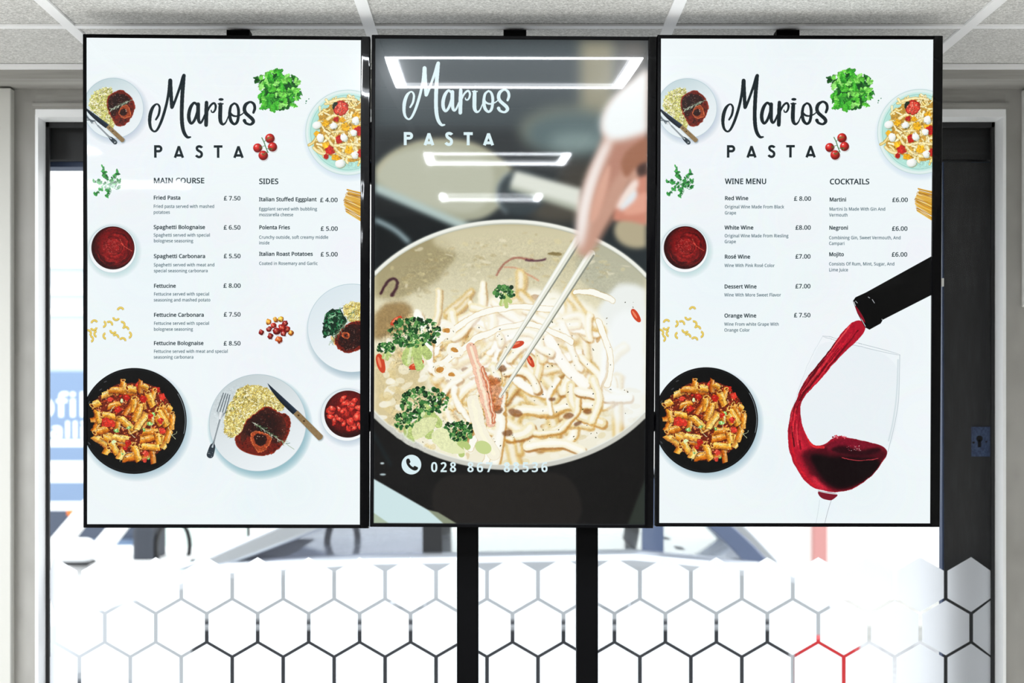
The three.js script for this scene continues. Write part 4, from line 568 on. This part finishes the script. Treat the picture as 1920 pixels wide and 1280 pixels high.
// square-ring ceiling lights
{
  const glow = std('#ffffff', 0.5, { emissive: '#f4f9ff', emissiveIntensity: LED_GLOW });
  for (const [i, k] of LIGHTS) {
    const t = thing('ceiling_light', '', 'ceiling light', 'square ring ceiling lights'); t.position.set(GX(i) + 0.3, CEIL, GZ(k) + 0.3);
    t.userData.label = `square ring light in the ceiling, ${k === 1 ? 'nearest the screens' : k === 6 ? 'in the middle of the shop' : 'at the back of the shop'}, ${i < 0 ? 'left' : 'centre'} row`;
    mesh('panel', bx(-0.2615, 0.2615, 0.012, 0.02, -0.2615, 0.2615), M.bar, t);
    for (const [a, b, c, d] of [[-0.29, 0.29, -0.29, -0.262], [-0.29, 0.29, 0.262, 0.29], [-0.29, -0.262, -0.262, 0.262], [0.262, 0.29, -0.262, 0.262]]) {
      mesh('light_strip', bx(a, b, 0.004, 0.02, c, d), glow, t);
      const l = new THREE.RectAreaLight('#f4f9ff', LED, b - a, d - c); l.position.set((a + b) / 2, 0.001, (c + d) / 2); l.rotation.x = -Math.PI / 2; l.name = 'light_strip'; t.add(l);
    }
  }
}
// ---------------------------------------------------------------- the window
{
  const w = struct('window_1', 'shop window with white frame and frosted hexagon pattern'), zg = -0.69;
  // white frame lining the opening
  mesh('frame_side', bx(OX0 - 0.001, OX0 + 0.006, OY0, OY1, zg - 0.02, ZW + 0.002), M.upvc, w); mesh('frame_side', bx(OX1 - 0.006, OX1 + 0.001, OY0, OY1, zg - 0.02, ZW + 0.002), M.upvc, w);
  mesh('frame_head', bx(OX0, OX1, OY1 - 0.006, OY1 + 0.012, zg - 0.02, ZW + 0.004), M.upvc, w);
  mesh('window_sill', bx(OX0, OX1, OY0 - 0.03, OY0, zg - 0.02, ZW + 0.03), M.upvc, w);
  for (const [a, b, c, d] of [[OX0 + 0.006, OX0 + 0.014, OY0, OY1], [OX1 - 0.014, OX1 - 0.006, OY0, OY1], [OX0, OX1, OY1 - 0.018, OY1 - 0.006], [OX0, OX1, OY0, OY0 + 0.012]]) mesh('gasket', bx(a, b, c, d, zg - 0.006, zg + 0.006), M.gasket, w);
  const pane = new THREE.PlaneGeometry(OX1 - OX0 - 0.02, OY1 - OY0 - 0.02); mesh('glass_pane', pane, M.glass, w).position.set((OX0 + OX1) / 2, (OY0 + OY1) / 2, zg);
  // frosted hexagons on the inside of the pane
  const zf = zg + 0.0015, k = FOCAL / (CAM_Z - zf), pitch = 95.55 / k, R = 51.4 / k, rowH = 81.2 / k;
  const hex = (clip0, clip1) => { const s = new THREE.Shape(), p = []; for (let q = 0; q < 6; q++) p.push([R * 0.866 * 1.0 * Math.sin(q * Math.PI / 3) / 0.866 * 0.9949, R * Math.cos(q * Math.PI / 3)]); p.forEach(([x, y], i) => { const X = Math.max(clip0, Math.min(clip1, x)); i ? s.lineTo(X, y) : s.moveTo(X, y); }); return new THREE.ShapeGeometry(s); };
  const full = hex(-1, 1), x0 = wx(101, zf), y0 = wy(1044, zf) - R;
  for (let row = 0; row < 8; row++) for (let i = -1; i < 20; i++) {
    const x = x0 + pitch * (i + (row % 2 ? 0.5 : 0)), y = y0 - rowH * row;
    if (y - R < OY0 + 0.02 || x < OX0 - 0.03 || x > OX1 + 0.03) continue;
    const a = OX0 + 0.015 - x, b = OX1 - 0.015 - x, cut = a > -R || b < R;
    const m = mesh('frosted_hexagon', cut ? hex(Math.max(-1, a), Math.min(1, b)) : full, M.film, w); m.position.set(x, y, zf);
  }
}
// roller shutter box, shutter post and lock outside the pane
{
  const b = thing('shutter_box', 'dark roller shutter box along the top outside the window', 'shutter');
  b.position.set(0.04, 2.2165, -0.8);
  mesh('casing', bx(-1.25, 1.25, 0, 0.2, -0.06, 0.06, 0.004), M.steel, b); mesh('bottom_rail', bx(-1.24, 1.24, -0.012, 0.004, -0.03, 0.04), M.steelBlue, b);
  const p = thing('shutter_post', 'black steel shutter post with blue lock plate at right of window', 'shutter post'), x = wx(1770, -0.72);
  p.position.set(x, 0.42, -0.735);
  mesh('face', bx(0, 0.064, 0, 1.79, -0.015, 0.015), M.steel, p); mesh('channel', bx(0.064, 0.112, 0, 1.79, -0.02, 0.009), M.steel, p); mesh('edge_strip', bx(-0.004, 0.001, 0, 1.79, -0.016, 0.013), M.steelBlue, p);
  const y = wy(827, -0.72) - 0.42, l = mesh('lock_plate', bx(0.062, 0.111, y - 0.036, y + 0.034, 0.008, 0.0125), M.steelBlue, p);
  mesh('keyhole', merged([new THREE.CylinderGeometry(0.0075, 0.0075, 0.002, 16).rotateX(Math.PI / 2).translate(0.084, y + 0.006, 0.0127), bx(0.0805, 0.0875, y - 0.014, y + 0.004, 0.0117, 0.0137)]), M.hole, l);
  for (const [a, c, r] of [[0.07, -0.003, 0.0028], [0.1, -0.001, 0.0022]]) mesh('screw_hole', new THREE.CylinderGeometry(r, r, 0.002, 10).rotateX(Math.PI / 2).translate(a, y + c, 0.0127), M.hole, l);
}
tag(mesh('wall_cabinet', bx(wx(1914.5, ZW), wx(1914.5, ZW) + 0.4, 1.862, CEIL - 0.03, ZW, ZW + 0.16, 0.004), M.cabinet, scene), 'white wall cabinet fixed right of the window', 'cabinet');

// ---------------------------------------------------------------- the stand and the three screens
{
  const s = thing('display_stand', 'black steel floor-to-ceiling stand behind the three screens', 'display stand'); s.position.set(0, 0, -0.105);
  for (const [a, b] of [[857, 897], [1081, 1120]]) { const c = (wx(a, -0.1) + wx(b, -0.1)) / 2; mesh('post', bx(c - 0.0213, c + 0.0213, 0.008, 2.2, -0.02, 0.02, 0.003), M.satin, s); mesh('foot_plate', bx(c - 0.09, c + 0.09, 0, 0.008, -0.09, 0.09), M.satin, s); }
  for (const y of [1.6, 2.1]) mesh('cross_rail', bx(-0.74, 0.78, y - 0.02, y + 0.02, -0.045, -0.02), M.satin, s);
  for (const [a, b] of [[425, 466], [945, 986], [1456, 1501]]) { const c = (wx(a, -0.12) + wx(b, -0.12)) / 2; mesh('ceiling_strut', bx(c - 0.021, c + 0.021, 1.5, CEIL - 0.001, -0.06, -0.045), M.satin, s); mesh('hanger_plate', bx(c - 0.021, c + 0.021, 1.5, 2.3, -0.02, 0.027), M.satin, s); mesh('ceiling_foot', bx(c - 0.023, c + 0.023, CEIL - 0.03, CEIL - 0.001, -0.06, -0.02), M.satin, s); }
}
function menuScreen(picture, pos, rot, bow, tab, label) {
  const t = thing('menu_screen', label, 'menu screen', 'portrait menu screens'); t.position.set(...pos); t.rotation.set(...rot.map((a) => a * DEG), 'XYZ');
  const W = 0.5293, H = 0.941, L = 0.0071, C = tab > 0.001 ? 0.0196 : 0.0176, map = new THREE.CanvasTexture(picture); map.colorSpace = THREE.SRGBColorSpace; map.magFilter = THREE.LinearFilter; map.anisotropy = 16;
  const lit = phys('#020202', 0.22, { emissive: '#ffffff', emissiveMap: map, emissiveIntensity: 1, clearcoat: 0.5, clearcoatRoughness: 0.02, specularIntensity: 0.12 });
  const face = new THREE.PlaneGeometry(W, H, 8, 96), pa = face.attributes.position;   // the panel is very slightly bowed
  const lean = [0]; for (let q = 1; q <= 96; q++) { const u = 1 - (q - 0.5) / 96, e = u > 0.95 ? 0 : u > 0.84 ? (0.95 - u) / 0.11 : u > 0.6 ? 1 : u > 0.5 ? (u - 0.5) / 0.1 * 1.62 - 0.62 : -0.62; lean.push(lean[q - 1] + e * 0.0166 * H / 96); }
  for (let i = 0; i < pa.count; i++) pa.setZ(i, 0.0002 - bow * Math.max(0, lean[Math.round((0.5 - pa.getY(i) / H) * 96)]));
  face.computeVertexNormals(); mesh('display', face, lit, t);
  const r = 0.0015;
  mesh('bezel', merged([bx(-W / 2 - L, -W / 2, -H / 2 - L, H / 2 + L, -0.03, 0.002, r), bx(-W / 2 - 0.001, W / 2 + 0.004, H / 2, H / 2 + L, -0.03, 0.002, r), bx(-W / 2 - 0.001, W / 2 + 0.004, -H / 2 - L, -H / 2, -0.03, 0.002, r)]), M.black, t);
  const chin = new THREE.Shape(), e = W / 2; chin.moveTo(e, -0.03); chin.lineTo(e, 0.002); chin.lineTo(e + C * 0.5, 0.002);
  for (let q = 1; q <= 12; q++) { const v = q / 12; chin.lineTo(e + C * (0.5 + 0.44 * v), 0.002 - C * 0.44 * 0.16 * v * v); }
  chin.bezierCurveTo(e + C * 0.99, -0.0005, e + C, -0.002, e + C, -0.005); chin.lineTo(e + C, -0.03);
  mesh('chin', toCreasedNormals(new THREE.ExtrudeGeometry(chin, { depth: H + 2 * L, bevelEnabled: false, curveSegments: 10 }).rotateX(-Math.PI / 2).scale(1, 1, -1).translate(0, -H / 2 - L, 0), 0.5), M.gloss, t);
  const g = mesh('receiver', bx(W / 2 + C - 0.003, W / 2 + C + tab, -0.008, 0.008, -0.016, -0.005, 0.0004), M.silver, t); g.userData.label = 'small silver receiver tab';
  mesh('rear_cover', merged([bx(-W / 2 - L + 0.004, W / 2 + C - 0.004, -H / 2, H / 2, -0.042, -0.028, 0.004), bx(-0.2, 0.2, -0.38, 0.3, -0.058, -0.038, 0.006)]), M.back, t);
  const light = new THREE.RectAreaLight('#eaf5fa', 0.45, W, H); light.position.z = 0.004; light.rotation.y = Math.PI; light.name = 'screen_light'; t.add(light);
  return t;
}
menuScreen(mainMenu(), [-0.5389, 1.8702, -0.0024], [1.2, 1.5, -0.221], 1.3, 0.0003, 'left portrait screen with the main course and sides menu');
menuScreen(cookingPicture(), [0.0178, 1.8708, -0.0097], [1.2, 0.42, -0.309], 1, 0.0003, 'middle portrait screen showing pasta stirred in a pan');
menuScreen(drinksMenu(), [0.5737, 1.8722, -0.0109], [1.0, 0.43, -0.123], 1, 0.006, 'right portrait screen with the wine and cocktails menu');

// ---------------------------------------------------------------- the street
const O = {
  pavement: std('#ffffff', 0.9, { map: noiseTexture(256, [176, 176, 172], 40, [[3, 1], [30, 1]], 3, 3) }), road: std('#ffffff', 0.9, { map: noiseTexture(256, [150, 151, 153], 40, [[2, 1], [40, 1]], 6, 3) }),
  render: std('#efeeea', 0.85), ledge: std('#f4f3ef', 0.8), pinkBrick: std('#b9837f', 0.9), darkGlass: phys('#b9c4ca', 0.08, { clearcoat: 1 }),
  paint: phys('#c3c8ce', 0.3, { metalness: 0.85, clearcoat: 1, clearcoatRoughness: 0.05 }), trim: std('#121316', 0.5), rubber: std('#0d0d0e', 0.85), alloy: std('#a8abb0', 0.35, { metalness: 0.8 }),
  seat: std('#3c4048', 0.9), tail: phys('#b3101a', 0.15, { clearcoat: 1 }), head: phys('#dfe6ea', 0.1, { clearcoat: 1 }), amber: std('#f07a2c', 0.4), clear: phys('#eef1f1', 0.0, { transmission: 0.95, thickness: 0, ior: 1.4 }), tint: phys('#b4b8c4', 0.0, { transmission: 0.92, thickness: 0, ior: 1.45 }),
  vanBlue: phys('#6d87a8', 0.35, { clearcoat: 0.7 }), white: std('#f2f2f0', 0.5), slate: phys('#4d5a75', 0.35, { clearcoat: 1 }), pale: std('#dfeee8', 0.8), navy: phys('#12161f', 0.3, { clearcoat: 0.6 }),
};
function out(name, label, geometry, material) { const m = mesh(name, geometry, material, scene); m.userData = { kind: 'structure', label, category: name.split('_')[0] }; return m; }
out('pavement', 'grey pavement outside the shop window', bx(-9, 9, -0.35, -0.12, -3.1, -0.715), O.pavement);
out('road', 'grey tarmac street', bx(-12, 12, -0.5, -0.24, -11.3, -3.1), O.road);
out('far_pavement', 'pavement across the street', bx(-12, 12, -0.4, -0.12, -13.6, -11.3), O.pavement);
{
  const b = thing('white_building', 'pale rendered building across the street', 'building'); b.position.set(0, -0.12, -13.6);
  mesh('facade', bx(-9, 9, 0, 7.5, -0.6, 0), O.render, b);
  for (const y of [2.75, 2.95, 4.0]) mesh('ledge', bx(-9, 9, y, y + 0.06, 0, 0.05), O.ledge, b);
  mesh('brick_pier', bx(3.012, 3.135, 0, 2.7, 0, 0.15), O.pinkBrick, b);
  for (const x of [-4.6, -2.2, 0.2, 4.6]) for (const y of [4.6, 2.0]) {
    if (y < 3 && x > -3 && x < 1) continue;
    const f = mesh('window_frame', merged([bx(x, x + 1.3, y, y + 0.09, 0, 0.06), bx(x, x + 1.3, y + 1.21, y + 1.3, 0, 0.06), bx(x, x + 0.09, y, y + 1.3, 0, 0.06), bx(x + 1.21, x + 1.3, y, y + 1.3, 0, 0.06), bx(x + 0.62, x + 0.68, y, y + 1.3, 0, 0.05)]), O.ledge, b);
    mesh('pane', bx(x + 0.09, x + 0.62, y + 0.09, y + 1.21, 0, 0.02), O.darkGlass, f); mesh('pane', bx(x + 0.68, x + 1.21, y + 0.09, y + 1.21, 0, 0.02), O.darkGlass, f);
  }
}
// blue van across the street with white lettering and stripes
{
  const zs = -9.2, k = (CAM_Z - zs) / FOCAL, c = canvas(1024, 512), g = c.getContext('2d'), x0 = 20, x1 = 260, y0 = 697, y1 = 1010;   // side panel between these photo columns and rows
  g.setTransform(1024 / (x1 - x0), 0, 0, 512 / (y1 - y0), -x0 * 1024 / (x1 - x0), -y0 * 512 / (y1 - y0));
  g.fillStyle = '#6d87a8'; g.fillRect(0, 0, 400, 1100); g.fillStyle = '#f4f6f8';
  for (const [a, b] of [[824, 837], [864, 884], [886, 904], [940, 957]]) g.fillRect(0, a, 400, b - a);
  g.fillStyle = '#26364e'; g.fillRect(0, 957, 400, 60);
  g.fillStyle = '#f4f6f8';
  for (const [t, x, base, w, s] of [['ofil', 68, 781, 96, 62], ['calli', 70, 821, 92, 42]]) { g.font = 'bold ' + s + 'px sans-serif'; g.save(); g.translate(x, base); g.scale(w / g.measureText(t).width, 1); g.fillText(t, 0, 0); g.restore(); }
  const map = new THREE.CanvasTexture(c); map.colorSpace = THREE.SRGBColorSpace;
  const v = thing('blue_van', 'blue van with white lettering and stripes parked across the street', 'van'); v.position.set((x0 - 940) * k, -0.24, zs);
  const W = (x1 - x0) * k, top = EYE + (790 - y0) * k + 0.24, low = EYE + (790 - y1) * k + 0.24;
  mesh('body', merged([bx(-1.9, W, low - 0.15, top + 0.02, -1.75, -0.02, 0.08), bx(W - 0.1, W + 0.8, low - 0.15, low + 0.35, -1.7, -0.05, 0.1)]), O.vanBlue, v);
  const panel = mesh('side_panel', bx(0, W, low, top, -0.03, 0), [O.vanBlue, O.vanBlue, O.vanBlue, O.vanBlue, phys('#ffffff', 0.4, { map, clearcoat: 0.5 }), O.vanBlue], v); panel.userData.label = 'side panel with white letters and stripes';
  mesh('side_lamp', bx((126 - x0) * k, (143 - x0) * k, EYE + (790 - 966) * k + 0.24, EYE + (790 - 956) * k + 0.24, 0, 0.02, 0.006), O.amber, v);
  for (const x of [-1.2, W - 0.1]) { const t = mesh('tyre', new THREE.CylinderGeometry(0.33, 0.33, 0.22, 32).rotateX(Math.PI / 2).translate(x, 0.33, -0.12), O.rubber, v); mesh('wheel', new THREE.CylinderGeometry(0.2, 0.2, 0.23, 24).rotateX(Math.PI / 2).translate(x, 0.33, -0.12), O.alloy, t); }
}
// silver-blue hatchback parked just outside, facing left
{
  const zs = -4.5, v = thing('parked_car', 'silver blue hatchback parked outside the window', 'car'); v.position.set(0, -0.24, zs);
  const D = 1.62;                                               // width of the body
  const shape = (pts) => { const s = new THREE.Shape(); s.moveTo(...pts[0]); pts.slice(1).forEach((p) => p.length === 2 ? s.lineTo(...p) : s.bezierCurveTo(...p)); return s; };
  const ext = (s, depth, bevel, z) => new THREE.ExtrudeGeometry(s, { depth: depth - 2 * bevel, bevelEnabled: bevel > 0, bevelThickness: bevel, bevelSize: bevel, bevelOffset: -bevel, bevelSegments: 4, curveSegments: 10 }).translate(0, 0, z - depth + bevel);
  const lower = shape([[-2.52, 0.42], [-2.5, 0.72, -2.3, 0.92, -1.95, 1.02], [-1.6, 1.12, -1.4, 1.17, -1.25, 1.2], [-0.6, 1.24], [0.6, 1.26], [1.25, 1.2], [1.5, 1.16, 1.6, 1.02, 1.6, 0.85], [1.6, 0.42], [1.38, 0.36], [1.38, 0.74, 0.72, 0.74, 0.7, 0.36], [-1.5, 0.34], [-1.52, 0.74, -2.18, 0.74, -2.2, 0.36], [-2.45, 0.36]]);
  mesh('body', ext(lower, D, 0.07, 0), O.paint, v);
  const roof = shape([[-1.5, 1.16], [-0.95, 1.4, -0.45, 1.64, 0.0, 1.7], [0.35, 1.73, 0.65, 1.68, 0.85, 1.58], [1.05, 1.46, 1.2, 1.3, 1.32, 1.16], [1.2, 1.16], [1.08, 1.3, 0.95, 1.42, 0.78, 1.52], [0.6, 1.62, 0.3, 1.66, 0.02, 1.61], [-0.4, 1.55, -0.8, 1.34, -1.26, 1.18]]);
  for (const z of [-0.08, -D + 0.16]) mesh('roof_rail', ext(roof, 0.08, 0.02, z), O.paint, v);
  const roofTop = shape([[-0.3, 1.57], [-0.1, 1.65, 0.1, 1.69, 0.3, 1.69], [0.5, 1.69, 0.7, 1.64, 0.82, 1.57], [0.8, 1.54], [0.6, 1.62, 0.3, 1.64, 0.02, 1.61], [-0.1, 1.58, -0.2, 1.55, -0.28, 1.54]]);
  mesh('roof', ext(roofTop, D - 0.2, 0.01, -0.1), O.paint, v);
  for (const z of [-0.1, -D + 0.14]) { mesh('pillar', bx(-0.36, -0.27, 1.22, 1.6, z - 0.04, z), O.trim, v); mesh('pillar', bx(0.66, 0.74, 1.22, 1.58, z - 0.04, z), O.trim, v); }
  const front = shape([[-1.26, 1.19], [-0.8, 1.35, -0.5, 1.5, -0.32, 1.545], [-0.32, 1.19]]), rear = shape([[-0.32, 1.19], [-0.32, 1.545], [-0.2, 1.58, -0.1, 1.6, 0.02, 1.61], [0.3, 1.66, 0.6, 1.62, 0.78, 1.52], [0.95, 1.42, 1.08, 1.3, 1.2, 1.19]]);
  for (const z of [-0.13, -D + 0.13]) { mesh('side_window', new THREE.ShapeGeometry(front, 10).translate(0, 0, z), z > -1 ? O.tint : O.clear, v); mesh('side_window', new THREE.ShapeGeometry(rear, 10).translate(0, 0, z), O.clear, v); }
  const quad = (a, b, c, d) => { const q = new THREE.BufferGeometry(); q.setAttribute('position', new THREE.Float32BufferAttribute([...a, ...b, ...c, ...a, ...c, ...d], 3)); q.setAttribute('uv', new THREE.Float32BufferAttribute([0, 0, 1, 0, 1, 1, 0, 0, 1, 1, 0, 1], 2)); q.computeVertexNormals(); return q; };
  mesh('windscreen', quad([-1.42, 1.19, -0.14], [-1.42, 1.19, -D + 0.14], [-0.28, 1.56, -D + 0.14], [-0.28, 1.56, -0.14]), O.tint, v);
  mesh('rear_window', quad([1.24, 1.2, -0.14], [0.82, 1.54, -0.14], [0.82, 1.54, -D + 0.14], [1.24, 1.2, -D + 0.14]), O.tint, v);
  for (const [x, z] of [[0.12, -0.45], [0.12, -1.15], [0.8, -0.45], [0.8, -1.15]]) { const s = mesh('seat', merged([bx(x - 0.12, x + 0.06, 0.6, 1.12, z - 0.23, z + 0.23, 0.06)]), O.seat, v); mesh('headrest', bx(x - 0.02, x + 0.1, 1.1, 1.24, z - 0.13, z + 0.13, 0.05), O.seat, s); }
  mesh('dashboard', bx(-1.25, -0.95, 1.0, 1.22, -D + 0.2, -0.2, 0.05), O.trim, v);
  mesh('steering_wheel', new THREE.TorusGeometry(0.17, 0.018, 8, 28).rotateY(Math.PI / 2 - 0.4).translate(-0.82, 1.2, -1.15), O.trim, v);
  mesh('rear_pillar', ext(shape([[0.76, 1.58], [0.95, 1.46, 1.12, 1.32, 1.24, 1.18], [1.12, 1.18], [1.0, 1.32, 0.88, 1.42, 0.72, 1.52]]), 0.06, 0.01, -0.06), O.slate, v); mesh('rear_pillar', bx(0.64, 0.74, 1.2, 1.6, -0.13, -0.08), O.slate, v);
  for (const x of [1.04, -1.86]) for (const z of [-0.1, -D + 0.1]) { const t = mesh('tyre', new THREE.CylinderGeometry(0.31, 0.31, 0.2, 36).rotateX(Math.PI / 2).translate(x, 0.31, z), O.rubber, v); mesh('wheel', new THREE.CylinderGeometry(0.2, 0.2, 0.21, 28).rotateX(Math.PI / 2).translate(x, 0.31, z), O.alloy, t); }
  for (const z of [0, -D + 0.17]) { mesh('tail_lamp', bx(1.32, 1.62, 0.62, 0.88, z - 0.19, z + 0.02, 0.03), O.tail, v); mesh('head_lamp', bx(-2.5, -2.2, 0.72, 0.86, z - 0.17, z + 0.005, 0.03), O.head, v); }
  for (const x of [-0.3, 0.62]) mesh('door_handle', bx(x - 0.2, x - 0.04, 1.0, 1.03, -0.01, 0.02, 0.008), O.paint, v);
  mesh('door_cladding', bx(-1.4, 1.3, 0.36, 0.95, -0.06, 0.012, 0.02), O.navy, v); mesh('chrome_strip', bx(-1.38, 1.28, 0.9, 0.925, 0.008, 0.02, 0.004), O.alloy, v);
  mesh('sill_trim', bx(-1.45, 0.66, 0.34, 0.44, -0.03, 0.008, 0.01), O.trim, v);
}
// white van beyond it, seen between the bonnet and the left screen
{
  const v = thing('white_van', 'white van behind the silver car, door mirror showing under left screen', 'van'), zs = -6.35, P = (px, py) => [wx(px, zs), wy(py, zs) + 0.24]; v.position.set(0, -0.24, zs);
  const poly = (pts, depth, z, b = 0.02) => { const s = new THREE.Shape(); pts.forEach((p, i) => i ? s.lineTo(...p) : s.moveTo(...p)); return new THREE.ExtrudeGeometry(s, { depth: depth - 2 * b, bevelEnabled: true, bevelThickness: b, bevelSize: b, bevelOffset: -b, bevelSegments: 2 }).translate(0, 0, z - depth + b); };
  const [ax, ay] = P(62, 1066), [bx1, by1] = P(175, 940), belt = P(0, 1059)[1], xr = P(430, 0)[0];
  mesh('body', poly([[ax - 0.85, 0.3], [ax - 0.85, belt - 0.25], [ax - 0.1, belt - 0.02], [ax, belt], [xr, belt], [xr, 0.3]], 1.6, 0, 0.05), O.white, v);
  for (const z of [0, -1.5]) { mesh('front_pillar', poly([[ax - 0.06, belt - 0.03], [ax + 0.09, belt - 0.03], [bx1 + 0.13, by1 + 0.1], [bx1 + 0.02, by1 + 0.1]], 0.09, z), O.white, v); mesh('rear_pillar', bx(xr - 0.12, xr, belt - 0.05, 2.0, z - 0.09, z), O.white, v); }
  mesh('roof', bx(bx1, xr, 1.95, 2.05, -1.6, 0, 0.03), O.white, v);
  const s = mesh('seat', bx(...[wx(222, zs), wx(262, zs)], belt - 0.3, belt + 0.2, -0.8, -0.35, 0.04), O.seat, v); mesh('headrest', bx(wx(232, zs), wx(254, zs), belt + 0.18, belt + 0.36, -0.7, -0.45, 0.03), O.seat, s);
  mesh('steering_wheel', new THREE.TorusGeometry(0.16, 0.015, 8, 24).rotateY(1.1).translate(wx(290, zs), belt + 0.06, -0.55), O.trim, v);
  mesh('lining', bx(ax + 0.4, xr - 0.1, belt - 0.3, belt + 0.13, -1.58, -1.5), O.pale, v);
  const m = mesh('mirror', bx(wx(110, zs) + 0.03, wx(195, zs) - 0.03, P(0, 1050)[1], P(0, 1006)[1], 0.04, 0.2, 0.045), O.white, v); mesh('mirror_base', bx(wx(118, zs) + 0.03, wx(188, zs) - 0.03, P(0, 1056)[1], P(0, 1049)[1], -0.04, 0.17, 0.008), O.trim, m);
  for (const x of [ax - 0.35, xr - 0.4]) { const t = mesh('tyre', new THREE.CylinderGeometry(0.32, 0.32, 0.2, 32).rotateX(Math.PI / 2).translate(x, 0.32, -0.11), O.rubber, v); mesh('wheel', new THREE.CylinderGeometry(0.2, 0.2, 0.21, 24).rotateX(Math.PI / 2).translate(x, 0.32, -0.11), O.alloy, t); }
}
renderer.render(scene, camera);
